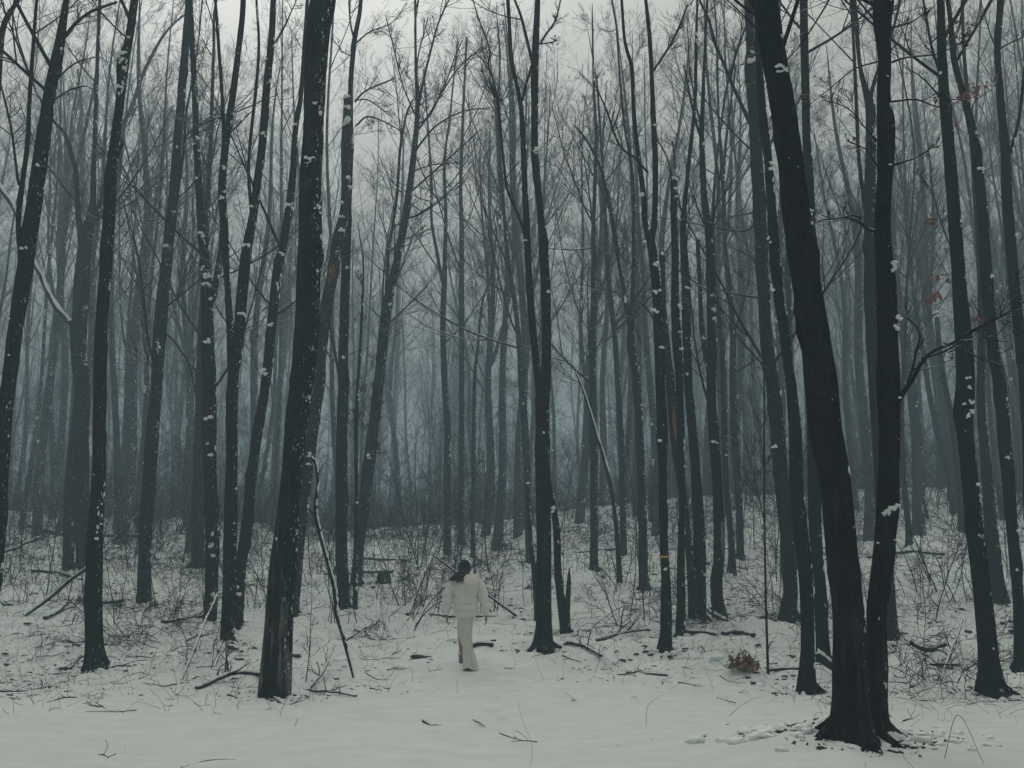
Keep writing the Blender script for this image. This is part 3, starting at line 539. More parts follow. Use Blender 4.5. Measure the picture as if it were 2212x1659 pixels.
GROUP_OK = []
def make_tree(k, idx):
    rng = np.random.default_rng(100 + idx)
    P = k['p']; base = on_ground(P[0][0], P[0][1]) if -200 < P[0][0] < 2400 else None
    Y0 = base[1]
    zb = float(ground(base[0], base[1], False))
    root = thing(k.get('name', 'bare_tree'), (float(base[0]), float(base[1]), zb), k['l'], k.get('cat', 'snag' if k.get('top') and 'snag' in k.get('name', '') else ('stump' if 'stub' in k.get('name', '') else 'tree')))
    big = k.get('big', 0); sides = 28 if big else (16 if Y0 < 30 else 10)
    step = 0.05 if big else (0.09 if Y0 < 30 else 0.2)
    lean = rng.uniform(-0.03, 0.05) if not big else 0.02
    mat = M[k.get('mat', 'bark')]
    tr = Acc(); snow = Acc(); crown = Acc()
    stems = []
    # main stem and its hidden upper length
    pts, rad = path3(P, Y0, lean, step, rng, 0.05, zb)
    H = zb + (rng.uniform(17, 23) if not k.get('sap') else pts[-1, 2] - zb + rng.uniform(1, 2.5))
    def extend(pts, rad, H):
        d = norm(pts[-1] - pts[max(-len(pts), -int(0.8 / step) - 1)])
        n = int(max(0, (H - pts[-1, 2])) / 0.4)
        if n < 2: return pts, rad
        out = []; p = pts[-1].copy(); r0 = rad[-1]
        for i in range(n):
            d = norm(d + rng.normal(0, 0.05, 3) + np.array([0, 0, 0.06])); p = p + d * 0.4; out.append(p.copy())
        rr = r0 * (1 - (np.arange(1, n + 1) / n)) + 0.006
        return np.vstack([pts, out]), np.concatenate([rad, rr])
    def down(pts, rad):   # sink the foot into the snow
        p0 = pts[:1] - np.array([[0, 0, 0.25]]); return np.vstack([p0, pts]), np.concatenate([rad[:1] * 1.05, rad])
    vis = len(pts)
    if not k.get('top'): pts, rad = extend(pts, rad, H)
    pts, rad = down(pts, rad)
    dist = np.concatenate([[0], np.cumsum(np.linalg.norm(np.diff(pts, axis=0), axis=1))])
    md = trunk_mod(len(pts), sides, rng, 0.030 if not big else 0.022, flare=k.get('flare', 0.35), dist=dist)
    for _ in range(int(3 + len(pts) * step / 1.5)):           # knots and swellings
        i0 = rng.uniform(8, len(pts)); a0 = rng.uniform(0, 2 * pi); th = np.arange(sides) * 2 * pi / sides
        g = np.exp(-((np.arange(len(pts)) - i0) * step / rng.uniform(.06, .16)) ** 2)[:, None] * np.exp(2.2 * (np.cos(th - a0) - 1))[None]
        md *= 1 + rng.uniform(0.08, 0.30) * g
    tubes(tr, pts, rad, sides, close=bool(k.get('top')), mod=md)
    stems.append((pts, rad, vis))
    for st in k.get('st', []):
        p2, r2 = path3(st, Y0, lean, step, rng, 0.04, zb)
        foot = st[0][1] > P[0][1] - 60 and st[0][1] > 1150
        if not foot:                                             # root it inside the parent stem
            j = np.argmin(np.linalg.norm(pts - p2[0], axis=1))
            if np.linalg.norm(pts[j] - p2[0]) > 0.8 * rad[j]: pass
        v2 = len(p2)
        if st[-1][1] < 120 and not k.get('sap'): p2, r2 = extend(p2, r2, H - rng.uniform(0.5, 3))
        if foot: p2, r2 = down(p2, r2)
        d2 = np.concatenate([[0], np.cumsum(np.linalg.norm(np.diff(p2, axis=0), axis=1))])
        tubes(tr, p2, r2, max(8, sides - 4), mod=trunk_mod(len(p2), max(8, sides - 4), rng, 0.03, flare=0.3 if foot else 0, dist=d2))
        stems.append((p2, r2, v2))
    if Y0 < 36 and not k.get('sap'):                          # root toes running out under the snow
        for q0 in [pts[0]] + [sp_[0][0] for sp_ in stems[1:] if sp_[0][0][2] < zb + .1]:
            for j in range(k.get('toes', int(rng.integers(2, 5)) + (2 if big else 0))):
                an = rng.uniform(0, 2 * pi); r1 = rad[2]; L_ = r1 * rng.uniform(0.8, 2.4) + .04; u = np.linspace(0, 1, 9)
                an2 = an + rng.normal(0, .35) * u
                rp = np.stack([q0[0] + np.cos(an2) * (r1 * .55 + L_ * u), q0[1] + np.sin(an2) * (r1 * .55 + L_ * u), 0 * u], 1)
                gr_ = ground(rp[:, 0], rp[:, 1]); rp[:, 2] = gr_ + (r1 * 1.1) * (1 - u) ** 2.2 - .03 * u ** .5 - .01
                tubes(tr, rp, r1 * (.36 - .25 * u) * rng.uniform(.7, 1.15), 7, mod=trunk_mod(9, 7, rng, .1))
    trunk = tr.build('trunk', mat, root)
    # limbs the photograph shows one by one
    for bi, br in enumerate(k.get('br', [])):
        ba = Acc(); bl = rng.uniform(-0.12, 0.12)
        pb, rb = path3([(q[0], q[1], q[2]) for q in br], Y0, lean, 0.08, rng, 0.4, zb)
        arc = np.linspace(0, 1, len(pb)); pb[:, 1] += arc * rng.uniform(-0.5, 0.5)
        tubes(ba, pb, rb, 7)
        ln = np.linalg.norm(np.diff(pb, axis=0), axis=1).sum()
        nk = int(3 + min(ln, 3) * 3)
        p, d, r, t = sprout(pb[None], rb[None], nk, 0.2, 1.0, 0.7, rng)
        branch_system(ba, p, d, min(ln, 2.6) * 0.36 * rng.uniform(0.4, 1.2, nk) * (1.2 - .6 * t), np.minimum(r * 0.6, .012), rng, lev=2, kids=(5, 3), wig=0.08, up=0.05, rmin=0.0028, sides=(4, 3, 3), ratio=0.55, segs=(7, 6, 4))
        bo = ba.build('branch', M['twig'] if bi not in k.get('limbsnow', []) else M['log'], root)
        if bi in k.get('limbsnow', []):
            tt_, _, _ = frames(pb); uu = np.tile([0.55, -0.45, .75], (len(pb), 1)); uu = norm(uu - tt_ * (uu * tt_).sum(1, keepdims=True))
            ra = rb * .62 * (1 + .18 * np.sin(np.arange(len(pb)) * .9) + .15 * rng.random(len(pb)))
            tubes(snow, pb[3:] + uu[3:] * rb[3:, None] * .75, ra[3:], 8, close=True)
    # fine crown
    nb = k.get('crown', (7 if Y0 > 21 else 4) if not k.get('top') else 0)
    if nb:
        for (ps, rs, v) in stems:
            z = ps[:, 2]; lo = np.searchsorted(z, zb + (1.5 if k.get('sap') else (3.5 + 0.10 * (Y0 - 20) if Y0 > 21 else 0.52 * Y0 + 0.5)))
            lo = min(lo, len(ps) - 4)
            q = ps[lo:]; rr = rs[lo:]
            if len(q) < 4: continue
            Lc = np.linalg.norm(np.diff(q, axis=0), axis=1).sum()
            n1 = int(nb * (0.4 if len(stems) > 1 else 1) * (0.6 + Lc / 12)) if not k.get('sap') else 12
            p, d, r, t = sprout(q[None], rr[None], n1, 0.02, 0.99, 0.75, rng, 0.3)
            ln = (0.7 + 3.2 * rng.random(n1)) * (1.15 - 0.6 * t) * (1.3 if Y0 > 28 else 1) * (0.3 if k.get('sap') else 1)
            branch_system(crown, p, d, ln, np.clip(0.009 * ln, 0.004, np.maximum(r * 0.5, .004)), rng, lev=3 if Y0 > 18 else 2, kids=(7, 4, 3) if Y0 > 18 else (7, 5), wig=0.038, up=0.06, rmin=0.0028 if Y0 < 24 else .0036, sides=(5, 4, 3, 3), ratio=0.58, segs=(10, 8, 6, 4))
        if crown.n: crown.build('crown', M['twig'], root)
    # snow caught on the bark
    for (ps, rs, v) in stems:
        bark_snow(snow, ps[:v], rs[:v], k.get('snow', 5) * (1.05 if Y0 < 32 else 0.7), rng, bool(k.get('edge')), 0.6 if Y0 < 16 else (0.9 if Y0 < 24 else 1.2))
    for (cx, cy, cs) in k.get('cl', []):
        j = None; p, s = at(cx, cy, Y0)
        best = 1e9
        for (ps, rs, v) in stems:
            Yl = Y0 + lean * max(0, p[2] - zb); pp, s = at(cx, cy, Yl)
            dd = np.hypot(ps[:, 0] - pp[0], ps[:, 2] - pp[2]); i = int(np.argmin(dd))
            if dd[i] - rs[i] < best: best = dd[i] - rs[i]; j = (ps, rs, i, pp)
        ps, rs, i, pp = j
        off = np.clip((pp[0] - ps[i, 0]) / rs[i], -1.05, 1.05)
        yy = ps[i, 1] - rs[i] * math.sqrt(max(0, 1 - min(1, off * off))) * 0.95
        m_ = 5; r_ = cs * s * 0.62
        c = np.array([pp[0], yy, pp[2]]) + rng.normal(0, 1, (m_, 3)) * np.array([r_ * 0.55, r_ * 0.2, r_ * 0.35]); c[0] = (pp[0], yy, pp[2])
        blobs(snow, c, np.tile([0.1, -0.8, 0.5], (m_, 1)), (0, 0, 1), r_ * rng.uniform(.45, .85, m_), r_ * rng.uniform(.35, .7, m_), r_ * rng.uniform(.35, .6, m_), 0.28, True, rng)
    # snow gathered at the foot
    if Y0 < 34 and not k.get('sap'):
        n = 34 if big else 16; r0 = rad[2] * (1.25 if big else 1.5); a0 = rng.uniform(0, 2 * pi, n)
        c = np.stack([base[0] + np.cos(a0) * r0 * rng.uniform(.8, 1.5, n), base[1] + np.sin(a0) * r0 * rng.uniform(.8, 1.5, n), np.zeros(n)], 1)
        c[:, 2] = ground(c[:, 0], c[:, 1]) - 0.035
        blobs(snow, c, np.tile([0.0, 0, 1.0], (n, 1)), (0, 1, 0), rng.uniform(.03, .1, n), rng.uniform(.03, .1, n), rng.uniform(.015, .06, n), 0.25, True, rng)
    if snow.n: snow.build('bark_snow', M['snow_lump'], root)['kind'] = 'stuff'
    if linesn := k.get('linesnow'):
        sa = Acc(); ps, rs, v = stems[0]; h = len(ps) // 2
        n = len(ps) - h
        tubes(sa, ps[h:] + rs[h:, None] * np.array([0.55, -0.3, 0.45]), rs[h:] * 0.7, 6, close=True, mod=1 + 0.5 * (rng.random((n + 0, 6)) - .5))
        sa.build('snow_line', M['snow_lump'], root)
    if k.get('band'):
        ps, rs, v = stems[0]; b0, s = at(1436, 1203, Y0); i = int(np.argmin(np.abs(ps[:, 2] - b0[2])))
        ba = Acc(); ang = np.linspace(0, 2 * pi, 29)
        zz = np.array([-2.2, -1.8, 1.8, 2.2]) * s
        rr = rs[i] * np.array([1.02, 1.13, 1.13, 1.02])
        pts4 = np.array([[ps[i, 0], ps[i, 1], ps[i, 2] + q] for q in zz])
        tubes(ba, pts4, rr, 28); ba.build('painted_band', M['yellow'], root)
    for sc in (k.get('scar') or []):                            # torn or stripped wood showing through the bark
        cx, y0, y1, wd = sc; sa = Acc(); rows = []; ps, rs, v = stems[0]
        for cy in np.linspace(y1, y0, 9):
            pp, s = at(cx, cy, Y0 + lean * 2)
            i = int(np.argmin(np.abs(ps[:v + 1, 2] - pp[2])))
            rows.append((ps[i], rs[i], s))
        sc_p = np.array([r_[0] for r_ in rows]); sc_r = np.array([r_[1] for r_ in rows]); s = rows[0][2]
        n = 40; R = spline(np.hstack([sc_p, sc_r[:, None]]), 0.03)
        m = len(R); tt = np.linspace(0, 1, m); th0 = -pi / 2 + rng.uniform(-.15, .5)
        hw = (wd * s / 2) / R[:, 3].mean() * np.sin(pi * np.clip(tt, .02, .98)) ** 0.6 * (0.75 + 0.5 * rng.random(m))
        hw = np.clip(hw, 0.02, 1.1); g = []
        for u in np.linspace(-1, 1, 7):
            th = th0 + hw * u; rr = R[:, 3] * (1.035 + 0.012 * (1 - u * u))
            rr = rr * (1 + (0 if abs(u) < 0.9 else -0.05))
            g.append(np.stack([R[:, 0] + rr * np.cos(th), R[:, 1] + rr * np.sin(th), R[:, 2]], 1))
        g = np.array(g); a = np.arange(6)[:, None] * m + np.arange(m - 1)[None]
        sa.add(g, np.stack([a, a + m, a + m + 1, a + 1], -1)); sa.build('exposed_wood', M['wood'] if k.get('mat') == 'dead' else M['pale_wood'], root)
    if k.get('leaves'):
        la = Acc()
        for (cx, cy, cs) in k['leaves']:
            pp, s = at(cx, cy, Y0 - 0.3); n = int(6 + cs * 1.1)
            leaf_quads(la, pp + rng.normal(0, 1, (n, 3)) * cs * s * np.array([.8, .8, .6]), rng, 0.022, 0.048)
            i = 3; st = pp + rng.normal(0, 1, (i, 3)) * 0.05
            tw = Acc()
        la.build('withered_leaves', M['red'], root)['kind'] = 'stuff'
    return root

def leaf_quads(acc, c, rng, s0=0.03, s1=0.07, flat=False):
    n = len(c); d = norm(rng.normal(0, 1, (n, 3))); e = rng.normal(0, 1, (n, 3))
    if flat: d[:, 2] *= 0.3; e[:, 2] *= 0.35; d = norm(d)
    e = norm(np.cross(d, np.cross(e, d))); nn = np.cross(d, e); s = rng.uniform(s0, s1, n)[:, None]
    prof = [(-1, 0, 0), (-0.4, .45, .12), (0.3, .5, .1), (1, 0, .25), (0.3, -.5, .15), (-.4, -.45, .1)]
    v = np.stack([c + s * (a * d + b_ * e + z * nn) for a, b_, z in prof] + [c], 1)
    k = np.arange(6); t = np.stack([k, (k + 1) % 6, np.full(6, 6)], 1)
    acc.add(v, t=t[None] + (np.arange(n) * 7)[:, None, None])

# where the huge trunk stands the snow is heaped up
_b = on_ground(1846, 1600); MOUND.append((float(_b[0]) - .1, float(_b[1]) + .1, 0.15, 0.75))
for i, k in enumerate(T): make_tree(k, i)
BASES = [(o.location.x, o.location.y) for o in COL.objects if o.get('category') in ('tree', 'snag', 'sapling', 'stump')]

for (bx_, by_) in BASES:                                       # melt hollows and drifts at the near trunks
    if by_ < 34:
        MOUND.append((bx_, by_, -0.08, 0.30)); MOUND.append((bx_ - .25, by_ + .1, 0.05, .4))
# ------------------------------------------------------------ the snow
def spaced(lo, a, b, hi, d, g):
    out = list(np.arange(a, b, d)); x, s = b, d
    while x < hi: out.append(x); s *= g; x += min(s, 14)
    out.append(hi); x, s, pre = a, d, []
    while x > lo:
        s *= g; x -= min(s, 14); pre.append(max(x, lo))
    return np.array(sorted(set([round(q, 4) for q in pre + out])))
xs = spaced(-240, -11, 11, 240, 0.045, 1.018)
ys = np.concatenate([np.linspace(-40, 5.5, 14), np.arange(6, 24, 0.045), spaced(24, 24, 24.01, 240, 0.05, 1.011)[1:]])
ys = np.array(sorted(set(np.round(ys, 4))))
X, Yg = np.meshgrid(xs, ys); Z = ground(X, Yg)
a = Acc(); nx = len(xs); ii = (np.arange(len(ys) - 1)[:, None] * nx + np.arange(nx - 1)[None])
a.add(np.stack([X, Yg, Z], -1), np.stack([ii, ii + 1, ii + nx + 1, ii + nx], -1))
g = a.build('ground', M['snow'], origin=(0, 0, 0)); g['kind'] = 'structure'
GX = (xs, ys)

# ------------------------------------------------------------ trees further back
def far_variant(v):
    rng = np.random.default_rng(500 + v)
    root = thing('bare_tree', (0, 0, 0)); H = rng.uniform(17, 24); n = 46
    ph = rng.uniform(0, 6.3, 4); t = np.linspace(0, 1, n)
    lx = rng.normal(0, 0.35); px = lx * t ** 1.5 * 2 + 0.18 * np.sin(t * 5 + ph[0]) + .09 * np.sin(t * 13 + ph[1])
    py = 0.2 * np.sin(t * 4 + ph[2]) + .07 * np.sin(t * 14 + ph[3])
    r0 = rng.uniform(0.10, 0.19)
    pts = np.stack([px - px[0], py - py[0], t * H - 0.3], 1); rad = r0 * (1 - t) ** 0.75 * (1 - 0.15 * t) + 0.01
    tr = Acc(); dist = t * H
    tubes(tr, pts, rad, 9, mod=trunk_mod(n, 9, rng, 0.06, flare=0.25, dist=dist))
    stems = [(pts, rad)]
    for _ in range(rng.integers(0, 3)):                        # steep forks
        i = int(n * rng.uniform(0.2, 0.55)); m = n - i - 3; a0 = rng.uniform(0, 6.3); s = np.linspace(0, 1, m)
        off = 0.05 + (1.3 * rng.uniform(.5, 1)) * (1 - np.exp(-3 * s)) ; off[0] = 0
        q = pts[i:i + m] + np.stack([np.cos(a0) * off, np.sin(a0) * off, 0 * off], 1)
        rr = rad[i:i + m] * 0.62; tubes(tr, q, rr, 7, mod=trunk_mod(m, 7, rng, 0.05)); stems.append((q, rr))
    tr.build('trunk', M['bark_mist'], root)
    cr = Acc()
    for (q, rr) in stems:
        lo = np.searchsorted(q[:, 2], 4.0 + rng.uniform(0, 1.5)); q = q[lo:]; rr = rr[lo:]
        n1 = 13 if len(stems) == 1 else 8
        p, d, r, tt = sprout(q[None], rr[None], n1, 0.0, 0.99, 0.55, rng, 0.2)
        ln = rng.uniform(2.0, 6.5, n1) * (1.1 - 0.65 * tt)
        branch_system(cr, p, d, ln, np.clip(0.006 * ln, .005, r * 0.6 + .004), rng, lev=3, kids=(7, 5, 3), wig=0.03, up=0.07, rmin=0.0035, sides=(5, 3, 3, 3), ratio=0.56, segs=(9, 7, 5, 4))
    # low wispy shoots
    p, d, r, tt = sprout(pts[None, 6:20], rad[None, 6:20], 7, 0.0, 0.99, 1.1, rng, 0.2)
    branch_system(cr, p, d, rng.uniform(.6, 2.0, 7), np.full(7, .009), rng, lev=2, kids=(7, 5), wig=0.12, up=0.03, rmin=0.005, sides=(3, 3, 3))
    cr.build('crown', M['haze_pale'], root)
    sn = Acc()
    for (q, rr) in stems: bark_snow(sn, q[:30], rr[:30], 5, rng, False, 1.7)
    sn.build('bark_snow', M['snow_lump'], root)['kind'] = 'stuff'
    return root

def copy_tree(o):
    c = o.copy(); COL.objects.link(c)
    for ch in o.children:
        d = ch.copy(); COL.objects.link(d); d.parent = c
    return c

rng = np.random.default_rng(42)
VAR = [far_variant(v) for v in range(11)]; used = [False] * len(VAR)
spots = []; taken = list(BASES); tries = 0
while len(spots) < 215 and tries < 20000:
    tries += 1
    y = 34 + 92 * rng.random() ** 1.25; x = rng.uniform(-0.56, 0.56) * y
    px = x / y * F + DW / 2
    if 560 < px < 900 and y < 60 and rng.random() < 0.5: continue
    md = 1.5 if y < 60 else 1.9
    if any((x - a_) ** 2 + (y - b_) ** 2 < md * md for a_, b_ in taken): continue
    taken.append((x, y)); spots.append((x, y))
def where(x, y):
    s = x / y * F
    side = 'left of the walker' if s < -330 else ('above and around the walker' if s < 170 else ('right of the central forked tree' if s < 640 else 'behind the huge leaning trunk'))
    if y < 50: return 'grey bare tree atop the snowy rise, %s' % side, 'grey trees on the rise, %s' % side
    if y < 78: return 'hazy tree, foot hidden beyond the rise, %s' % side, 'hazy trees beyond the rise, %s' % side
    return 'pale tree almost lost in fog, %s' % side, 'pale trees deep in the fog, %s' % side
for (x, y) in spots:
    v = int(rng.integers(0, len(VAR)))
    o = VAR[v] if not used[v] else copy_tree(VAR[v]); used[v] = True
    o.location = (x, y, float(ground(x, y, False))); s = rng.uniform(0.82, 1.15); o.scale = (s * rng.uniform(.85, 1.2), ) * 2 + (s,)
    o.rotation_euler = (rng.normal(0, 0.03), rng.normal(0, 0.045), rng.uniform(0, 6.3))
    lb, gr = where(x, y); tag(o, lb, 'tree', gr)
for v, u in zip(VAR, used):
    if not u:
        for c in list(v.children): bpy.data.objects.remove(c)
        bpy.data.objects.remove(v)

# the wood that goes on behind them, read as one mass
fw = Acc(); n = 240
fy = 100 + 75 * rng.random(n); fx = rng.uniform(-0.55, 0.55, n) * fy; fz = ground(fx, fy, False) - 0.3
pts, rad = grow(np.stack([fx, fy, fz], 1), np.stack([rng.normal(0, .03, n), rng.normal(0, .03, n), np.ones(n)], 1), rng.uniform(16, 23, n), rng.uniform(.09, .18, n), np.full(n, .03), 12, 0.02, 0.0, rng)
tubes(fw, pts, rad, 6)
p, d, r, t = sprout(pts, rad, 9, 0.2, 0.98, 0.6, rng); ln = rng.uniform(2, 4.5, len(t)) * (1.1 - .6 * t)
branch_system(fw, p, d, ln, np.full(len(t), .035), rng, lev=1, kids=(7,), wig=.09, up=.08, rmin=.012, sides=(3, 3), segs=(4, 3))
tag(fw.build('far_wood', M['haze_pale'], origin=(0, 130, 5)), 'pale mass of far tree trunks dissolving into fog behind everything', 'wood', kind='stuff')

# unseen wood behind and beside the viewer, added to darken the clearing
bw = Acc(); n = 240
bx = rng.uniform(-32, 32, n * 6); by = rng.uniform(-34, 12, n * 6)
ok = ((by < -2.0) | (np.abs(bx) > 4.5 + .62 * np.maximum(by, 0) + 1.5)) & ((by < -2.0) | (np.abs(bx) > 5.5)); bx, by = bx[ok][:n], by[ok][:n]; n = len(bx)
pts, rad = grow(np.stack([bx, by, ground(bx, by, False) - .3], 1), np.stack([rng.normal(0, .03, n), rng.normal(0, .03, n), np.ones(n)], 1), rng.uniform(16, 22, n), rng.uniform(.12, .24, n), np.full(n, .03), 14, .02, 0, rng)
tubes(bw, pts, rad, 8); p, d, r, t = sprout(pts, rad, 22, .22, .98, .6, rng); ln = rng.uniform(2, 5, len(t)) * (1.1 - .6 * t)
branch_system(bw, p, d, ln, np.full(len(t), .035), rng, lev=2, kids=(8, 4), wig=.06, up=.06, rmin=.007, sides=(4, 3, 3), segs=(6, 5, 3))
tag(bw.build('unseen_shade_wood', M['twig'], origin=(0, -10, 0)), 'unseen bare wood added behind the viewer to darken the clearing', 'wood', kind='stuff')

# ------------------------------------------------------------ brush, fallen wood, things poking out of the snow
def gz(x, y): return ground(x, y)

def shrub_variant(v, kind):
    rng = np.random.default_rng(900 + v); root = thing('bare_shrub' if kind else 'sapling', (0, 0, 0)); a = Acc()
    if kind == 0:      # single whippy sapling
        n = 1; ln = np.array([rng.uniform(2.0, 4.2)]); st = np.array([[0, 0, -0.1]]); d = np.array([[rng.normal(0, .08), rng.normal(0, .08), 1.0]])
        r0 = np.array([rng.uniform(.008, .014)]); wig = .045
    elif kind == 1:    # many stems from one foot
        n = rng.integers(3, 8); ln = rng.uniform(0.6, 2.6, n); st = rng.normal(0, .20, (n, 3)); st[:, 2] = -0.08
        az = rng.uniform(0, 6.3, n); sp = rng.uniform(.05, .5, n); d = np.stack([np.cos(az) * sp, np.sin(az) * sp, np.ones(n)], 1); r0 = rng.uniform(.005, .011, n); wig = .09
    else:              # low arching tangle
        n = rng.integers(9, 16); ln = rng.uniform(0.7, 1.7, n); st = rng.normal(0, .22, (n, 3)); st[:, 2] = -0.05
        az = rng.uniform(0, 6.3, n); sp = rng.uniform(.6, 1.8, n); d = np.stack([np.cos(az) * sp, np.sin(az) * sp, np.ones(n)], 1); r0 = rng.uniform(.003, .006, n); wig = .16
    pts, rad = grow(st, d, ln, r0, np.full(n, .003), 12, wig, 0.02 if kind < 2 else -0.09, rng)
    tubes(a, pts, rad, 5); a.build('stem', M['stem'], root); a = Acc()
    k = 14 if kind == 0 else 6
    p, dd, r, t = sprout(pts, rad, k, 0.25, 0.98, 0.8, rng)
    l2 = np.repeat(ln, k) * rng.uniform(.15, .42, len(t)) * (1.2 - .6 * t)
    branch_system(a, p, dd, l2, np.maximum(r * .6, .0032), rng, lev=1, kids=(5,), wig=.14, up=.04 if kind < 2 else -.03, rmin=.0028, sides=(3, 3), segs=(5, 4))
    a.build('twigs', M['stem'], root)['kind'] = 'stuff'; return root

SH = {0: [shrub_variant(i, 0) for i in range(5)], 1: [shrub_variant(10 + i, 1) for i in range(6)], 2: [shrub_variant(20 + i, 2) for i in range(5)]}
rng = np.random.default_rng(77); shu = set()
def put_shrub(kind, x, y, sc, label=None, group=None):
    v = SH[kind][int(rng.integers(0, len(SH[kind])))]
    o = v if v.name not in shu else copy_tree(v); shu.add(v.name)
    o.location = (x, y, float(gz(x, y))); o.scale = (sc * rng.uniform(.8, 1.3),) * 2 + (sc,); o.rotation_euler = (rng.normal(0, .12), rng.normal(0, .12), rng.uniform(0, 6.3))
    s = x / y * F; side = 'left' if s < -500 else ('middle' if s < 400 else 'right')
    far = 'at the top of the rise' if y > 34 else ('halfway up the slope' if y > 24 else 'near the clearing')
    nm = {0: ('whippy bare sapling', 'sapling'), 1: ('upright many-stemmed bare shrub', 'shrub'), 2: ('low arching tangle of thin stems', 'bramble')}[kind]
    tag(o, label or '%s %s, %s side' % (nm[0], far, side), nm[1], group or '%ss %s, %s' % (nm[0], far, side))
    if kind == 2 and o.name.startswith('bare_shrub'): o.name = 'bramble'
    return o
special = [(1, 898, 1345, 1.15, 'tall shrub with several stems standing just left of the walker'), (1, 1160, 1300, 1.0, 'spreading shrub to the right of the walker, in front of the diagonal stick'),
           (1, 1050, 1330, 1.1, 'shrub right behind the walker on her right'), (2, 1255, 1400, 1.3, 'matted brush heap spilling from the foot of the central forked tree'), (2, 1330, 1405, 1.2, 'thin fallen tangle between the central tree and the yellow-banded tree'),
           (1, 1330, 1275, 1.3, 'dense dark shrub at the foot of the thin broken leaning pole'), (2, 560, 1470, 1.1, 'arching briar at the left foot of the thick black trunk'), (2, 470, 1485, .9, 'low briar leaning left in front of the two-stemmed tree'),
           (1, 430, 1440, .8, 'small stiff shrub between the briar and the slim leaning tree'), (2, 1990, 1470, 1.2, 'low wiry tangle between the crooked trunk and the burled tree'), (2, 2080, 1500, 1.0, 'wiry brush at the left foot of the burled tree'),
           (1, 2015, 1290, 1.4, 'upright shrub alone on the open slope right of the crooked trunk'), (1, 718, 1345, 1.3, 'thin upright stems beside the snow-lined leaning stick'), (0, 660, 1475, .7, 'knee-high sapling just right of the thick black trunk')]
for kd, px, py, sc, lb in special:
    p = on_ground(px, py); o = put_shrub(kd, p[0], p[1], sc, lb); del o['group']
cnt = 0
while cnt < 400:
    y = 17 + 30 * rng.random() ** 0.75; x = rng.uniform(-.52, .52) * y; s = x / y * F
    if y < 24 and -620 < s < 180 and rng.random() < .95: continue
    if y < 19.5 and rng.random() < .6: continue
    if y < 22 and abs(s + 100) < 110: continue
    kd = int(rng.choice([0, 1, 2], p=[.52, .32, .16])) if y > 21 else 2
    put_shrub(kd, x, y, rng.uniform(.6, 1.25) if y < 30 else rng.uniform(.9, 1.7)); cnt += 1

# thicket along and beyond the rise, too dense to count
th = Acc(); n = 2600
y = 39 + 36 * rng.random(n); x = rng.uniform(-.56, .56, n) * y
def bushes(n, x, y, ln, r0, kk):
    d = np.stack([rng.normal(0, .35, n), rng.normal(0, .35, n), np.ones(n)], 1)
    pts, rad = grow(np.stack([x, y, ground(x, y, False) - .05], 1), d, ln, r0, np.full(n, .005), 8, .07, 0.01, rng); tubes(th, pts, rad, 3)
    p, dd, r, t = sprout(pts, rad, kk, .15, .98, .8, rng); l2 = np.repeat(ln, kk) * rng.uniform(.15, .42, len(t))
    branch_system(th, p, dd, l2, np.full(len(t), .007), rng, lev=1, kids=(4,), wig=.12, up=.0, rmin=.005, sides=(3, 3), segs=(4, 2))
bushes(n, x, y, rng.uniform(.5, 2.6, n) * rng.uniform(.5, 1, n), rng.uniform(.007, .012, n), 7)
n = 1300; y = 44 + 50 * rng.random(n); x = rng.uniform(-.56, .56, n) * y
bushes(n, x, y, 2 + rng.gamma(2, 1.1, n), rng.uniform(.010, .022, n), 8)
tag(th.build('thicket', M['stem'], origin=(0, 45, 4)), 'dark band of tangled understorey along the top of the rise', 'thicket', kind='stuff')

def log(pix, w, label, name='fallen_branch', cat='branch', snow=1.0, lift=0.0, side=0, mat='log', ends=None):
    """lying wood: follows the ground between the picture points"""
    rows = []
    for i, q in enumerate(pix):
        g = on_ground(q[0], q[1])
        up = q[2] if len(q) > 2 else 0
        s = g[1] / F
        rows.append([g[0], g[1], float(gz(g[0], g[1])) + up + w * s * .25, max(w * s / 2 * (1 - .35 * i / len(pix)), .006)])
    R = spline(np.array(rows), .07); rg = np.random.default_rng(int(pix[0][0] * 7 + pix[0][1]))
    R[:, :3] += np.cumsum(rg.normal(0, .004, (len(R), 3)), 0)
    return finish_log(R, label, name, cat, snow, side, mat, rg)
def finish_log(R, label, name, cat, snow, side, mat, rg):
    root = thing(name, tuple(R[0, :3]), label, cat); a = Acc()
    tubes(a, R[:, :3], R[:, 3], 9, close=True, mod=trunk_mod(len(R), 9, rg, .07)); a.build('wood', M[mat], root)
    if side:
        a = Acc(); p, d, r, t = sprout(R[None, :, :3], R[None, :, 3], side, .1, .95, .8, rg); ln = rg.uniform(.15, .6, side)
        branch_system(a, p, d, ln, np.maximum(r * .5, .004), rg, lev=1, kids=(4,), wig=.12, up=.03, rmin=.003, sides=(4, 3)); a.build('twigs', M['stem'], root)['kind'] = 'stuff'
    if snow:
        a = Acc(); L = np.linalg.norm(np.diff(R[:, :3], axis=0), axis=1).sum(); k = int(8 + L * 20 * snow); s = rg.uniform(0, len(R) - 1.5, k)
        c, _, r, t = surf(R[:, :3], R[:, 3], s, np.zeros(k))
        nn = np.tile([0.25, -0.1, 1.0], (k, 1)); nn = norm(nn - t * (nn * t).sum(1, keepdims=True))
        blobs(a, c + nn * r[:, None] * .85, nn, t, r * rg.uniform(.6, .95, k), rg.uniform(.03, .09, k), r * rg.uniform(.2, .45, k) + .003, .25, False, rg)
        a.build('snow_cap', M['snow_lump'], root)['kind'] = 'stuff'
    return root
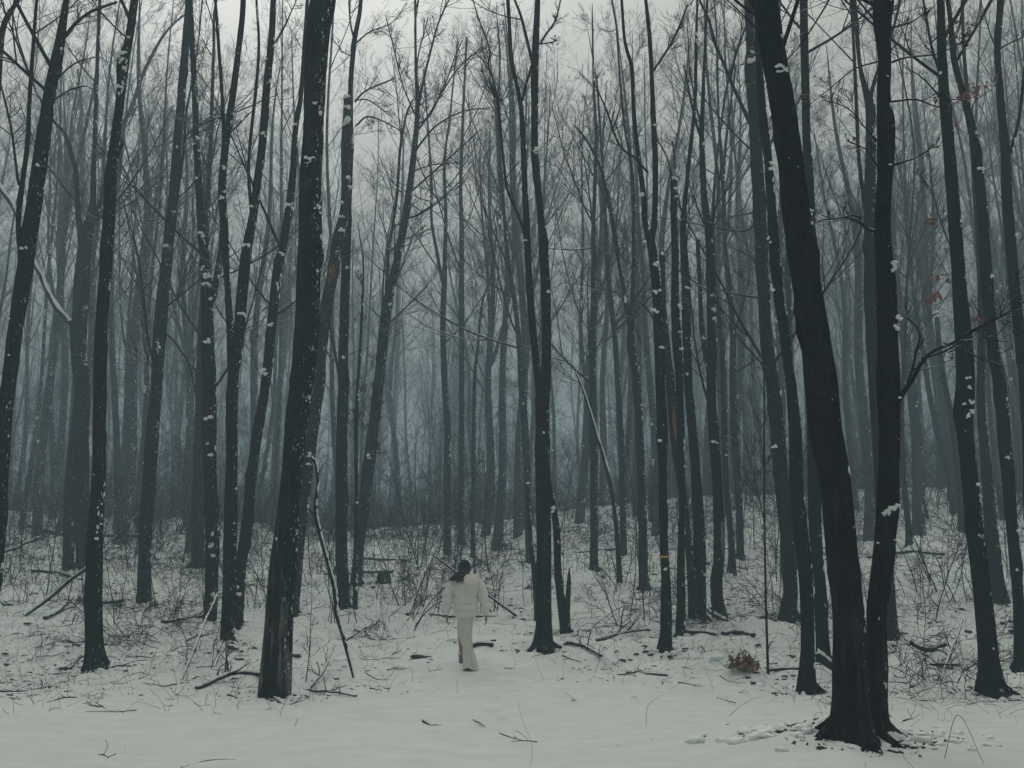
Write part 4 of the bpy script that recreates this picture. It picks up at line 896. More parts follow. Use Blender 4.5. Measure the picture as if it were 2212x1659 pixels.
def stick(pix, Y, label, name='leaning_stick', cat='stick', **k):
    rows = []
    for q in pix:
        p, s = at(q[0], q[1], Y if len(q) < 4 else q[3]); rows.append([*p, q[2] * s / 2])
    R = spline(np.array(rows), .06); rg = np.random.default_rng(int(pix[0][0]))
    return finish_log(R, label, name, cat, k.get('snow', 1), k.get('side', 0), k.get('mat', 'log'), rg)

Yb = on_ground(764, 1464)[1]
stick([(764,1464,6),(742,1379,8),(727,1329,9),(724,1279,10),(707,1213,9),(691,1153,9),(681,1098,8),(686,1043,6),(681,998,6),(672,985,5)], Yb, 'dark broken stick propped against the dead leaning tree, snow along its bends', snow=.7, side=5)
Yd = on_ground(1116, 1331)[1]
stick([(1116,1331,6),(1030,1268,5),(980,1232,5),(947,1208,4),(935,1198,3)], Yd, 'thin straight stick slanting down behind the walker, upper end to the left', snow=1)
Ye = on_ground(55, 1330)[1]
stick([(55,1330,5),(110,1290,7),(150,1255,8),(190,1226,8),(215,1207,5)], Ye, 'snow-topped pole leaning across the left, passing behind the straight black tree', snow=1.6)
stick([(222,1182,3),(262,1150,4),(302,1106,3)], on_ground(300, 1200)[1], 'thin stick slanting up between the straight black tree and the tall leaning one', snow=1.0)
log([(927,1329),(985,1334),(1060,1333),(1143,1341)], 5, 'long thin log lying level just behind the walker', side=3)
log([(1012,1400),(1040,1395),(1064,1399)], 13, 'short black chunk of rotten wood in the snow right of the walker', 'rotten_log', 'log', .4)
log([(60,1150,.2),(110,1160,.15),(160,1163,.1),(300,1166,.1)], 11, 'fallen trunk lying across the far left slope', 'fallen_log', 'log', .5)
log([(0,1215,.2),(50,1192,.2),(90,1175,.2)], 8, 'fallen bough half buried at the left edge of the slope', side=4)
log([(95,1340),(130,1322),(182,1308),(262,1300)], 10, 'dark bough lying behind the straight black tree on the left', side=4)
log([(70,1240),(130,1243),(175,1253)], 8, 'short log on the snow at the feet of the misty twin-stemmed tree', snow=.6)
log([(222,1303),(245,1300),(268,1298)], 11, 'stub of dark wood lying right of the straight black tree', snow=.4)
log([(350,1345),(395,1340),(440,1337)], 7, 'twisted root of wood lying right of the tall leaning tree', snow=.6)
log([(1355,1455),(1400,1457),(1441,1461)], 7, 'straight stick lying alone on the open snow, right of centre', 'fallen_stick', 'stick', .8)
log([(1483,1371),(1510,1368),(1543,1373)], 10, 'first of two short logs lying right of the yellow-banded tree', 'fallen_log', 'log')
log([(1563,1373),(1590,1372),(1628,1382)], 13, 'second, more buried short log farther right of the yellow-banded tree', 'fallen_log', 'log')
stick([(1812,1452,15),(1806,1446,17),(1784,1429,18),(1765,1411,17)], on_ground(1800,1462)[1], 'snow-covered log end jutting out left of the huge leaning trunk', 'fallen_log', 'log', snow=2.5)
log([(1972,1392),(1990,1404),(2012,1406),(2040,1395)], 17, 'dark boat-shaped piece of rotten log on the slope right of the crooked trunk', 'rotten_log', 'log', .5)
log([(2165,1350),(2190,1344),(2215,1345)], 11, 'fallen bough touching the tree at the right edge', side=3)
log([(2010,1438),(2060,1436),(2130,1440)], 7, 'straight fallen bough lying left of the burled tree', side=8)
log([(1968,1486),(2020,1470),(2060,1440,.25),(2085,1400,.5)], 6, 'springy branch arching up towards the burled tree', side=9)
log([(1660,1450),(1700,1447),(1735,1445)], 8, 'dark bough running from the slender sapling to the snow-edged tree', side=3)
log([(425,1490),(470,1474),(520,1462),(580,1467)], 11, 'heavy dead bough lying at the left foot of the thick black trunk', side=9)
log([(392,1470),(430,1420,.35),(470,1370,.7)], 6, 'thin bough rising from the snow left of the two-stemmed tree', side=6)
log([(668,1492),(695,1465,.12),(720,1432,.3)], 6, 'forked stick poking up right of the thick black trunk', 'fallen_stick', 'stick', .3, side=3)
log([(670,1494),(720,1499),(765,1508)], 5, 'thin twig lying flat right of the thick black trunk', 'fallen_stick', 'stick', .3, side=5)
log([(880,1330,0),(905,1300,.3),(925,1262,.55)], 8, 'broken prong standing up from the shrub foot left of the walker', 'broken_prong', 'branch', .2)
log([(1290,1385),(1330,1372),(1400,1362)], 9, 'crooked bough lying left of the yellow-banded tree', side=8)
log([(1225,1390),(1262,1400),(1300,1425)], 8, 'bough sprawling right from the central forked tree', side=9)
log([(1505,1290),(1530,1320),(1570,1345)], 12, 'snowy root-like bough slanting between the buttressed and bowed trees', side=3, snow=1.6)
log([(850,1236),(800,1240),(700,1245)], 7, 'level bough on the snow behind the clean straight tree', snow=1)
log([(784,1208),(880,1211),(962,1210)], 6, 'long fallen pole lying across the slope, left above the walker', snow=1)
log([(1215,1200),(1290,1192),(1330,1186)], 8, 'fallen pole across the slope left of the long-armed tree', snow=1)
log([(1840,1210),(1960,1196),(2040,1203)], 8, 'long fallen pole across the open slope right of the crooked trunk', snow=1)
log([(560,1490),(610,1520),(650,1530)], 6, 'short bent twig in front of the thick black trunk', 'fallen_stick', 'stick', .3, side=3)
log([(1022,1555),(1060,1577),(1108,1598)], 3, 'very thin bent twig on the near snow right of centre', 'twig', 'twig', 0)
log([(232,1638),(250,1625),(268,1610)], 4, 'small forked twig on the near snow at lower left', 'twig', 'twig', 0, side=2)
log([(390,1659),(450,1645),(510,1641)], 3, 'long curved twig on the near snow at the bottom, left of centre', 'twig', 'twig', 0)
log([(915,1560),(938,1568),(950,1567)], 10, 'small dark clod half sunk in the near snow below the walker', 'dirt_clod', 'clod', .6)
for i, (px, py, a_, b_, lb) in enumerate([(2040, 1640, (2085, 1570, .0), (2125, 1650), 'thin bent grass stem making an arch in the lower right corner'), (75, 1360, (82, 1430, .0), (100, 1480), 'thin bent stem near the left edge of the near snow')]):
    g0 = on_ground(px, py); g1 = on_ground(*b_); m = (g0 + g1) / 2; hh = .38
    R = spline(np.array([[g0[0], g0[1], gz(g0[0], g0[1]) , .003], [m[0] - .02, m[1], gz(m[0], m[1]) + hh, .0028], [g1[0], g1[1], gz(g1[0], g1[1]), .002]]), .04)
    a = Acc(); tubes(a, R[:, :3], R[:, 3], 5); tag(a.build('grass_stem', M['stalk'], origin=R[0, :3]), lb, 'stem')

# stump behind the shrub
p = on_ground(828, 1262); root = thing('rotten_stump', (p[0], p[1], float(gz(p[0], p[1]))), 'low rotten stump topped with snow, left of the walker', 'stump')
rg = np.random.default_rng(5); a = Acc(); hgt = np.linspace(-.1, .32, 9); pt = np.stack([np.full(9, p[0]), np.full(9, p[1]), root.location.z + hgt], 1)
md = trunk_mod(9, 18, rg, .09, flare=.5, dist=hgt + .1); md[-2:] *= 1 - .35 * rg.random((2, 18)); tubes(a, pt, np.full(9, .16), 18, close=True, mod=md); a.build('wood', M['dead'], root)
a = Acc(); blobs(a, np.array([[p[0], p[1], root.location.z + .34]]), [[0, 0, 1.0]], (0, 1, 0), [.15], [.15], [.05], .15, True, rg); a.build('snow_cap', M['snow_lump'], root)

# heap of brown oak leaves still on a fallen bough
p = on_ground(1608, 1450); root = thing('leaf_clump', (p[0], p[1], float(gz(p[0], p[1]))), 'heap of orange-brown oak leaves on a fallen bough beside the slender sapling', 'leaf heap')
a = Acc(); n = 300; c = rg.normal(0, 1, (n, 3)) * [.11, .08, .05]; c[:, 2] = np.abs(c[:, 2]) + .04; c[:60] += [-.02, 0, .1]
leaf_quads(a, c + np.array(root.location), rg, .025, .055); a.build('leaves', M['oak'], root)['kind'] = 'stuff'
a = Acc(); st = np.tile(np.array(root.location), (6, 1)); d = rg.normal(0, 1, (6, 3)); d[:, 2] = abs(d[:, 2]) + .2; branch_system(a, st, d, rg.uniform(.2, .4, 6), np.full(6, .006), rg, lev=1, kids=(4,), sides=(4, 3)); a.build('twigs', M['stem'], root)['kind'] = 'stuff'

# litter: stalks, sticks and leaves sticking out of the snow
rng = np.random.default_rng(31)
def scatter(n, y0, y1, pw, keep):
    out = []
    while len(out) < n:
        y = y0 + (y1 - y0) * rng.random(n) ** pw; x = rng.uniform(-.56, .56, n) * y
        m_ = (vnoise(x / 1.7, y / 1.7, 21) + .5) * .6 + (vnoise(x / .6, y / .6, 22) + .5) * .4
        s = x / y * F; dens = smooth(13.5, 20, y + np.where(s > 560, 3.0, 0) + np.where(s < -560, 1.5, 0))
        path = np.exp(-((s + 100 + 0 * y) / 260) ** 2) * (1 - smooth(20, 25, y))
        ok = rng.random(n) < np.clip((m_ - keep) * 4, 0, 1) * np.maximum(dens * (1 - .9 * path), .012)
        out += list(zip(x[ok], y[ok]))
    o = np.array(out[:n]); return o[:, 0], o[:, 1]
a = Acc(); n = 13000; x, y = scatter(n, 8, 46, .8, .3)
az = rng.uniform(0, 6.3, n); sp = rng.uniform(.1, 1.9, n)
pts, rad = grow(np.stack([x, y, gz(x, y) - .02], 1), np.stack([np.cos(az) * sp, np.sin(az) * sp, np.ones(n)], 1), rng.uniform(.06, .6, n), rng.uniform(.0015, .004, n), np.full(n, .0012), 6, .13, -.12, rng)
tubes(a, pts, rad, 3); tag(a.build('dry_stalks', M['stalk'], origin=(0, 20, 0)), 'thin dry stalks and briars poking through the snow', 'stalks', kind='stuff')
a = Acc(); n = 2600; x, y = scatter(n, 9, 46, .75, .32); az = rng.uniform(0, 6.3, n)
pts, rad = grow(np.stack([x, y, 0 * x], 1), np.stack([np.cos(az), np.sin(az), 0 * az], 1), rng.uniform(.08, .6, n), rng.uniform(.003, .013, n), np.full(n, .0025), 7, .10, 0, rng)
pts[..., 2] = gz(pts[..., 0], pts[..., 1]) + rng.normal(.006, .012, (n, 1)); tubes(a, pts, rad, 5)
p, d, r, t = sprout(pts, rad, 3, .2, .9, .8, rng); branch_system(a, p, d, rng.uniform(.05, .3, len(t)), np.maximum(r * .5, .002), rng, lev=0, sides=(3,), segs=(4,), wig=.12)
tag(a.build('fallen_twigs', M['stem'], origin=(0, 20, 0)), 'litter of small dark sticks half buried in the snow', 'twigs', kind='stuff')
a = Acc(); n = 7000; x, y = scatter(n, 15, 44, .8, .40)
extra = []
for (bx, by) in BASES:
    if by < 30:
        k = 50; an = rng.uniform(0, 6.3, k); rr = .25 + rng.gamma(2, .12, k); extra.append(np.stack([bx + np.cos(an) * rr, by + np.sin(an) * rr], 1))
b0 = MOUND[0]; k = 120; an = rng.uniform(0, 6.3, k); rr = .28 + rng.gamma(1.6, .15, k); extra.append(np.stack([b0[0] + np.cos(an) * rr * 1.5, b0[1] + np.sin(an) * rr], 1))
e = np.vstack(extra); x = np.concatenate([x, e[:, 0]]); y = np.concatenate([y, e[:, 1]])
cl = rng.normal(0, .045, (len(x), 2)); x += cl[:, 0]; y += cl[:, 1]
leaf_quads(a, np.stack([x, y, gz(x, y) + .004], 1), rng, .008, .028, False)
tag(a.build('leaf_litter', M['litter'], origin=(0, 20, 0)), 'dark dead leaves and earth showing through thin snow', 'leaf litter', kind='stuff')
a = Acc(); n = 2400; x, y = scatter(n, 14.5, 40, .9, .42); m_ = .012 + rng.gamma(1.5, .015, n)
blobs(a, np.stack([x, y, gz(x, y)], 1), np.tile([0.0, 0, 1.0], (n, 1)), np.stack([np.cos(x * 9), np.sin(x * 9), 0 * x], 1), m_, m_ * rng.uniform(.4, 1, n), m_ * rng.uniform(.15, .4, n), .45, True, rng)
# dark roots and clods right at the feet of the near trees
for (bx, by) in BASES:
    if by < 26:
        k = 9; an = rng.uniform(0, 6.3, k); rr = .2 + rng.gamma(2, .09, k); xx = bx + np.cos(an) * rr * 1.2; yy = by + np.sin(an) * rr; q = rng.uniform(.015, .045, k)
        blobs(a, np.stack([xx, yy, gz(xx, yy)], 1), np.tile([0.0, 0, 1.0], (k, 1)), np.stack([np.cos(an), np.sin(an), 0 * an], 1), q, q * 1.4, q * .4, .5, True, rng)
k = 120; an = rng.uniform(0, 6.3, k); rr = .27 + rng.gamma(1.6, .10, k); xx = b0[0] + np.cos(an) * rr * 1.6; yy = b0[1] + np.sin(an) * rr; q = rng.uniform(.008, .03, k)
blobs(a, np.stack([xx, yy, gz(xx, yy)], 1), np.tile([0.0, 0, 1.0], (k, 1)), np.stack([np.cos(an), np.sin(an), 0 * an], 1), q, q * 1.4, q * .5, .5, True, rng)
tag(a.build('earth_clods', M['litter'], origin=(0, 20, 0)), 'bare dark clods of earth and moss breaking through the snow', 'earth', kind='stuff')

# soft snow lumps lying over sticks and roots
a = Acc(); n = 1500; x, y = scatter(n, 14, 40, .9, .36); m_ = np.minimum(.02 + rng.gamma(1.6, .016, n), .085)
k = 260; an = rng.uniform(0, 6.3, k); rr = .28 + rng.gamma(2, .14, k); x = np.concatenate([x, b0[0] + np.cos(an) * rr * 1.6]); y = np.concatenate([y, b0[1] + np.sin(an) * rr]); m_ = np.concatenate([m_, np.minimum(.012 + rng.gamma(1.5, .016, k), .075)]); n = len(x)
blobs(a, np.stack([x, y, gz(x, y) + m_ * .1], 1), np.tile([0.0, 0, 1.0], (n, 1)), np.stack([np.cos(x * 9), np.sin(x * 9), 0 * x], 1), m_, m_ * rng.uniform(.6, 1.6, n), m_ * rng.uniform(.35, .8, n), .3, True, rng)
tag(a.build('snow_lumps', M['snow_lump'], origin=(0, 20, 0)), 'rounded lumps of snow over buried sticks and roots', 'snow', kind='stuff')

# ------------------------------------------------------------ the walker, seen from behind
M['skin'] = plain('skin', (0.30, 0.17, 0.125), .6, 0, 8, .06); M['leg_skin'] = M['skin']
M['coat'] = plain('cream_puffer', (0.70, 0.70, 0.66), .75, .35, 16, .05, .3)
M['hood'] = plain('fleecy_hood', (0.69, 0.67, 0.60), .95, .8, 60, .10)
M['skirt'] = plain('cream_skirt', (0.60, 0.59, 0.54), .9, .25, 30, .06)
M['hair'] = plain('black_hair', (0.006, 0.0055, 0.006), .55, .4, 90, .4, .4)
M['boot'] = plain('grey_boot', (0.13, 0.14, 0.155), .85, .5, 50, .3)
M['sock'] = plain('white_sock', (0.62, 0.63, 0.62), .9, .3, 60, .08)
M['sole'] = plain('boot_sole', (0.035, 0.04, 0.045), .7)

pw = on_ground(1003, 1448); PX, PY = float(pw[0]), float(pw[1]) + .12
PZ = float(ground(PX + .05, PY - .1, False)) - .02
person = thing('person', (PX, PY, PZ), 'person walking away in cream puffer jacket and long slit skirt, black hair blowing left', 'person')
OFF = np.array([PX, PY, PZ])
dz = float(ground(PX - .06, PY + .42, False)) - PZ - .02      # the leading foot stands a little higher up

def skin_body():
    V = []; E = []; Rr = []
    def v(p, r, par=None):
        V.append(p); Rr.append(r if isinstance(r, tuple) else (r, r)); i = len(V) - 1
        if par is not None: E.append((par, i))
        return i
    pel = v((0, 0, .93), (.10, .09)); wa = v((0, .01, 1.06), (.105, .085), pel); ch = v((0, .01, 1.24), (.125, .095), wa); up_ = v((0, -.01, 1.36), (.095, .07), ch)
    nk = v((-.005, -.005, 1.435), (.05, .052), up_); jw = v((-.01, .035, 1.50), (.055, .07), nk); hd = v((-.012, .018, 1.575), (.076, .092), jw); tp = v((-.012, .008, 1.635), (.05, .06), hd)
    for s in (-1, 1):
        sh = v((.165 * s, -.005, 1.345), .055, up_)
        if s < 0: pts = [((-.235, -.015, 1.20), .046), ((-.272, -.02, 1.07), .040), ((-.292, .02, .93), .034), ((-.286, .05, .835), .024)]
        else: pts = [((.245, -.01, 1.20), .046), ((.29, -.035, 1.07), .040), ((.318, -.02, .93), .034), ((.328, 0.0, .83), .024)]
        q = sh
        for p_, r_ in pts: q = v(p_, r_, q)
        w_ = np.array(pts[-1][0]); dn = np.array([-.08 * -s * .3, .25, -1.0]); dn /= np.linalg.norm(dn)
        palm = v(tuple(w_ + dn * .045), (.016, .034), q); pk = v(tuple(w_ + dn * .085), (.013, .036), palm)
        for f in range(4):
            o_ = np.array([0, .027 - .018 * f, 0]); L = [.068, .078, .073, .056][f]; b0_ = w_ + dn * .088 + o_
            c1 = np.array([-s * .25, .12, -1.0]); c1 /= np.linalg.norm(c1); c2 = np.array([-s * .75, .1, -.8]); c2 /= np.linalg.norm(c2)
            a_ = v(tuple(b0_), .0095, pk); m_ = v(tuple(b0_ + c1 * L * .5), .009, a_); v(tuple(b0_ + c1 * L * .5 + c2 * L * .5), .0075, m_)
        t1 = v(tuple(w_ + dn * .035 + np.array([-s * .004, .032, 0])), .012, palm); t2 = v(tuple(w_ + dn * .065 + np.array([-s * .012, .05, 0])), .0105, t1); v(tuple(w_ + dn * .095 + np.array([-s * .018, .056, 0])), .009, t2)
    # legs: left one forward, right one trailing
    hl = v((-.065, .02, .88), .066, pel); kl = v((-.07, .25, .52), .058, hl); c = v((-.062, .33, .38), .054, kl); al = v((-.058, .41, .13 + dz), .036, c); hf = v((-.06, .43, .05 + dz), .038, al); v((-.064, .58, .035 + dz), (.036, .026), hf)
    hr = v((.055, -.01, .88), .066, pel); kr = v((.045, -.02, .49), .05, hr); c = v((.078, -.09, .33), .052, kr); ar = v((.085, -.20, .12), .036, c); hf = v((.088, -.19, .06), .036, ar); v((.10, -.06, .03), (.036, .026), hf)
    me = bpy.data.meshes.new('body'); me.from_pydata(V, E, []); ob = bpy.data.objects.new('body', me); COL.objects.link(ob)
    md = ob.modifiers.new('skin', 'SKIN'); md.use_smooth_shade = True
    sv_ = me.skin_vertices[0].data
    for i, r_ in enumerate(Rr): sv_[i].radius = r_
    sv_[0].use_root = True
    sb = ob.modifiers.new('sub', 'SUBSURF'); sb.levels = 2; sb.render_levels = 2
    dg = bpy.context.evaluated_depsgraph_get(); m2 = bpy.data.meshes.new_from_object(ob.evaluated_get(dg)); m2.name = 'body'
    ob.modifiers.clear(); ob.data = m2; m2.materials.clear(); m2.materials.append(M['skin'])
    for p_ in m2.polygons: p_.use_smooth = True
    ob.parent = person; return ob
skin_body()

def loft(acc, rings, n=40, fn=None, close=True):
    """rings: (cx, cy, cz, rx, ry, tiltx, power)"""
    th = np.arange(n) * 2 * pi / n; V = []
    for i, r in enumerate(rings):
        cx, cy, cz, rx, ry = r[:5]; tl = r[5] if len(r) > 5 else 0; pw_ = r[6] if len(r) > 6 else .85
        c_, s_ = np.cos(th), np.sin(th); ex = np.sign(c_) * np.abs(c_) ** pw_ * rx; ey = np.sign(s_) * np.abs(s_) ** pw_ * ry
        k = fn(i, th) if fn else 1
        V.append(np.stack([cx + ex * k, cy + ey * k, cz + tl * c_ + 0 * th], 1))
    V = np.array(V); m_ = len(V); i = np.arange(m_ - 1)[:, None] * n; k = np.arange(n)[None]
    q = np.stack([i + k, i + (k + 1) % n, i + n + (k + 1) % n, i + n + k], -1); acc.add(V + OFF, q.reshape(-1, 4))
rg = np.random.default_rng(12)

# jacket body: quilted bands
def band(i0, z0, z1, lst, k=7):
    pass
jk = Acc()
seams = [.80, .90, .995, 1.115, 1.235, 1.345, 1.42, 1.475]
def jr(z):   # half widths of the jacket by height, x centre
    rx = np.interp(z, [.80, .83, .90, 1.0, 1.12, 1.24, 1.33, 1.39, 1.43, 1.475], [.150, .178, .192, .196, .198, .205, .205, .175, .125, .085])
    ry = np.interp(z, [.80, .83, .90, 1.1, 1.24, 1.36, 1.43, 1.475], [.125, .142, .155, .160, .165, .145, .10, .075])
    return rx, ry
rings = []
for a_, b_ in zip(seams[:-1], seams[1:]):
    for t in np.linspace(0, 1, 9)[:-1]:
        z = a_ + (b_ - a_) * t; rx, ry = jr(z); pf = .021 * (math.sin(pi * t) ** .55); rings.append((.012 - .01 * (z - .8), .0, z, rx + pf - .012, ry + pf - .012, 0, .88))
ph = rg.uniform(0, 6, 8)
rings = [(r_[0], r_[1], r_[2], r_[3] * .95, r_[4], 0, .88) for r_ in rings]
loft(jk, rings, 56, lambda i, th: 1 + .010 * np.sin(9 * th + i * .55 + ph[0]) + .008 * np.sin(14 * th - i * .8 + ph[1]) + .012 * np.sin(4 * th + i * .2))
# sleeves
def sleeve(P, R, s):
    P = np.array(P); rows = spline(np.hstack([P, np.array(R)[:, None]]), .012); m_ = len(rows)
    arc = np.concatenate([[0], np.cumsum(np.linalg.norm(np.diff(rows[:, :3], axis=0), axis=1))]); tt = (arc / .105) % 1
    r = rows[:, 3] + .020 * np.sin(pi * tt) ** .55 - .013
    r[-3:] = [r[-4] * .8, r[-4] * .6, r[-4] * .5]; r[:2] *= .8
    md_ = 1 + .025 * np.sin(np.arange(24)[None] * 2 * pi / 24 * 3 + arc[:, None] * 22 + s) + .02 * (rg.random((m_, 24)) - .5)
    tubes(jk, rows[:, :3] + OFF, r, 24, close=False, mod=md_)
sleeve([(-.115, 0, 1.365), (-.18, -.005, 1.315), (-.235, -.015, 1.22), (-.272, -.02, 1.07), (-.294, .02, .93), (-.288, .045, .845)], [.070, .092, .088, .080, .068, .050], 0)
sleeve([(.125, 0, 1.365), (.195, -.005, 1.31), (.25, -.012, 1.22), (.29, -.035, 1.07), (.318, -.02, .93), (.327, -.002, .835)], [.070, .088, .084, .076, .066, .050], 2)
jk.build('jacket', M['coat'], person)
cd = Acc()
tubes(cd, np.array([(-.09, -.178, 1.21), (-.094, -.190, 1.10), (-.10, -.182, .98), (-.103, -.172, .86), (-.10, -.165, .76)]) + OFF, np.full(5, .0045), 6, close=True)
cd.build('drawstring', M['sock'], person)
# hood hanging down the back, a soft pouch open towards the neck
hd = Acc(); n = 36; V = []
for j, t in enumerate(np.linspace(0, 1, 16)):
    zc = 1.450 - .265 * t; wx = .072 + .056 * math.sin(pi * min(1, t * .95 + .12)) ** .7; wx *= (1 if t < .8 else math.sqrt(max(.02, 1 - ((t - .8) / .205) ** 2)))
    dy = .035 + .060 * math.sin(pi * min(1, t * .8 + .2)); dy *= (1 if t < .85 else math.sqrt(max(.05, 1 - ((t - .85) / .155) ** 2)))
    th = np.arange(n) * 2 * pi / n
    k = 1 + .03 * np.sin(5 * th + 3 * t) + .03 * np.sin(3 * th + 1)
    V.append(np.stack([.098 + wx * np.cos(th) * k, -.125 - .06 * math.sin(pi * t * .8) + dy * np.sin(th) * k, zc + .02 * np.cos(th) ** 2 * (1 - t)], 1))
V = np.array(V); i = np.arange(15)[:, None] * n; k = np.arange(n)[None]
hd.add(V + OFF, np.stack([i + k, i + (k + 1) % n, i + n + (k + 1) % n, i + n + k], -1).reshape(-1, 4))
hd.add(np.vstack([V[-1], V[-1].mean(0)]) + OFF, t=np.stack([np.arange(n), (np.arange(n) + 1) % n, np.full(n, n)], 1))
cr = np.array([(-.07, -.04, 1.43), (-.065, -.08, 1.415), (-.01, -.12, 1.405), (.06, -.145, 1.42), (.14, -.13, 1.41), (.145, -.06, 1.425), (.09, .02, 1.445), (0, .06, 1.44), (-.06, .02, 1.435)])
cr = spline(np.hstack([np.vstack([cr, cr[:1]]), np.full((10, 1), .031)]), .02); tubes(hd, cr[:, :3] + OFF, cr[:, 3], 12, mod=1 + .12 * (rg.random((len(cr), 12)) - .5))
hd.build('hood', M['hood'], person)
# skirt: narrow to the knee, flared at the hem, split on the left
sk = Acc(); n = 60; th = np.linspace(0, 2 * pi, n); V = []
Zs = np.linspace(.84, .045, 34)
for z in Zs:
    xl = np.interp(z, [.045, .12, .25, .36, .44, .52, .64, .72, .84], [-.02, -.02, -.028, -.035, -.068, -.108, -.122, -.124, -.128])
    xr = np.interp(z, [.045, .12, .25, .36, .5, .62, .72, .84], [.196, .178, .150, .120, .108, .112, .122, .130])
    cx, rx = (xl + xr) / 2, (xr - xl) / 2
    cy = np.interp(z, [.045, .3, .5, .84], [-.13, -.06, .0, .0]); ry = np.interp(z, [.045, .25, .5, .84], [.17, .13, .12, .115])
    fl = np.interp(z, [.045, .4, .84], [.13, .06, .02])
    k = 1 + fl * np.sin(7 * th + 2 * z) + fl * .7 * np.sin(12 * th + 5 * z) * (z < .5)
    dr = .02 * np.sin(th * 3 + 1) * (1 if z < .08 else 0)
    V.append(np.stack([cx + rx * np.cos(th) * k, cy + ry * np.sin(th) * k, z + dr], 1))
V = np.array(V); i = np.arange(33)[:, None] * n; k = np.arange(n - 1)[None]
q = np.stack([i + k, i + k + 1, i + n + k + 1, i + n + k], -1).reshape(-1, 4); sk.add(V + OFF, q)
sk.add((V - V.mean(1, keepdims=True)) * [.965, .965, 1] + V.mean(1, keepdims=True) + OFF, q[:, ::-1])
# front panel swinging with the leading leg
V = []
for z in np.linspace(.84, .50, 14):
    th2 = np.linspace(0, pi, 20); f = (.84 - z) / .34
    V.append(np.stack([-.005 + (.125 - .03 * f) * np.cos(th2), .02 + (.10 + .20 * f) * np.sin(th2), z + .0 * th2], 1))
V = np.array(V); i = np.arange(13)[:, None] * 20; k = np.arange(19)[None]; sk.add(V + OFF, np.stack([i + k, i + k + 1, i + 20 + k + 1, i + 20 + k], -1).reshape(-1, 4))
sk.build('skirt', M['skirt'], person)
# hair: cap and long locks carried to the left
ha = Acc(); blobs(ha, np.array([[-.012, -.008, 1.585]]) + OFF, [[0, 0, 1.0]], (0, 1, 0), [.086], [.104], [.092], .02, True, rg)
n = 420; az = rg.uniform(pi * .95, pi * 2.05, n); zt = rg.uniform(0, 1, n)
ct = np.array([-.012, -.008, 1.585]); el = rg.uniform(-.25, 1.35, n)
st = ct + np.stack([.088 * np.cos(az) * np.cos(el), .104 * np.sin(az) * np.cos(el), .094 * np.sin(el)], 1)
side_ = rg.random(n)
side_ = rg.random(n) ** 2.2
e1 = st.copy(); e1[:, 2] = 1.50 + rg.normal(0, .012, n); e1[:, 0] = ct[0] + (st[:, 0] - ct[0]) * .86 - .008; e1[:, 1] = -.085 - .03 * rg.random(n)
e2 = e1 + np.stack([-.008 - .10 * side_, -.06 - .02 * rg.random(n), -.065 - .03 * rg.random(n)], 1)
e3 = e2 + np.stack([-.004 - .075 * side_, -.012 + .01 * rg.random(n), -.03 - .04 * rg.random(n)], 1)
mid_ = (st + e1) / 2; mid_[:, :2] = ct[:2] + (mid_[:, :2] - ct[:2]) * 1.12
H4 = np.stack([st, mid_, e1, (e1 + e2) / 2 + [0, -.01, .008], e2, e3], 1); tubes(ha, H4 + OFF, np.tile([.006, .0075, .0075, .007, .006, .0018], (n, 1)), 4)
ha.build('hair', M['hair'], person)
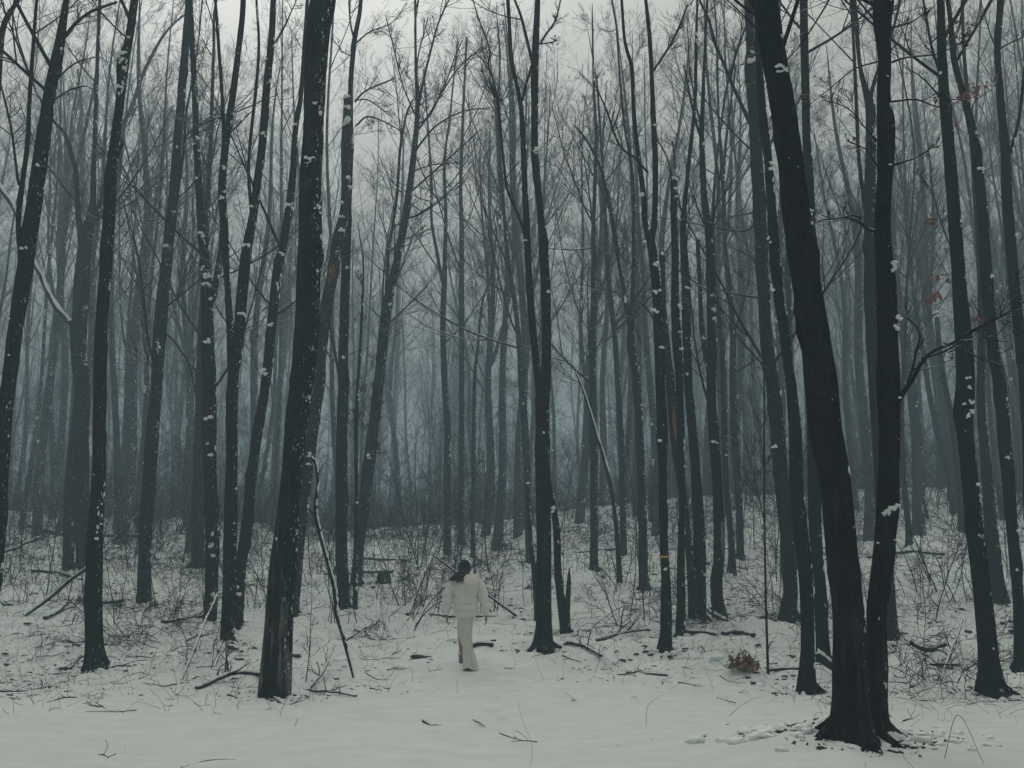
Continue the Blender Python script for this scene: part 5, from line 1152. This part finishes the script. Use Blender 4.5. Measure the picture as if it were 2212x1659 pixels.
# boots, the left one with a turned white sock
def boot(x, y, z, yaw, pitch, hgt):
    a = Acc(); rows = []
    for t in np.linspace(0, 1, 8): rows.append((0, -.005, hgt * (1 - t) + .05 * t, .056 - .006 * t, .062 - .004 * t, .88))
    V = []; n = 24; th = np.arange(n) * 2 * pi / n
    prof = [(hgt, .055, .058, 0), (hgt - .03, .058, .061, 0), (hgt * .7, .052, .056, 0), (.13, .048, .056, .004), (.10, .049, .072, .018), (.075, .050, .108, .048), (.05, .051, .128, .062), (.025, .053, .135, .066), (.022, .056, .139, .066), (.0, .055, .137, .066)]
    for (zz, rx, ry, cy) in prof: V.append(np.stack([rx * np.sign(np.cos(th)) * np.abs(np.cos(th)) ** .85, cy + ry * np.sin(th), zz + 0 * th], 1))
    V = np.array(V); c_, s_ = cos(pitch), sin(pitch); Y_, Z_ = V[..., 1] + .07, V[..., 2]
    V = np.stack([V[..., 0], Y_ * c_ - Z_ * s_ - .07, Y_ * s_ + Z_ * c_], -1); c_, s_ = cos(yaw), sin(yaw)
    V = np.stack([V[..., 0] * c_ - V[..., 1] * s_ + x, V[..., 0] * s_ + V[..., 1] * c_ + y, V[..., 2] + z], -1)
    m_ = len(V); i = np.arange(m_ - 1)[:, None] * n; k = np.arange(n)[None]; q = np.stack([i + k, i + (k + 1) % n, i + n + (k + 1) % n, i + n + k], -1)
    up_ = Acc(); up_.add(V[:8] + OFF, q[:7].reshape(-1, 4)); b_ = up_.build('boot', M['boot'], person)
    so = Acc(); so.add(V[7:] + OFF, q[:2].reshape(-1, 4)); so.add(V[-1] + OFF, t=[[0, j, j + 1] for j in range(1, n - 1)])
    o = so.build('sole', M['sole'], person); o.parent = b_; return V
boot(-.062, .44, -.02 + dz, .05, .0, .19)
boot(.088, -.20, -.015, -.12, -.30, .17)
sc = Acc(); pt = np.array([(-.0605, .418, .15 + dz), (-.060, .408, .185 + dz), (-.060, .40, .21 + dz), (-.060, .398, .235 + dz)]) + OFF; tubes(sc, pt, np.array([.05, .056, .056, .046]), 20, mod=1 + .04 * (rg.random((4, 20)) - .5)); sc.build('sock', M['sock'], person)

# ------------------------------------------------------------ the air
me = bpy.data.meshes.new('haze'); bm = bmesh.new(); bmesh.ops.create_cube(bm, size=1); bm.to_mesh(me); bm.free()
hz = bpy.data.objects.new('haze', me); COL.objects.link(hz); hz['kind'] = 'stuff'
zlo, zhi = -2.5, 36.0
hz.location = (0, 100, (zlo + zhi) / 2); hz.scale = (500, 300, zhi - zlo)
m = bpy.data.materials.new('haze_air'); m.use_nodes = True; nt = m.node_tree; nt.nodes.clear()
pv = nt.nodes.new('ShaderNodeVolumePrincipled'); out = nt.nodes.new('ShaderNodeOutputMaterial')
pv.inputs['Density'].default_value = HAZE_DENSITY; pv.inputs['Color'].default_value = HAZE_COLOR; pv.inputs['Anisotropy'].default_value = 0.0
nt.links.new(pv.outputs[0], out.inputs['Volume']); me.materials.append(m)
for o in COL.objects:
    if '_o' in o: del o['_o']
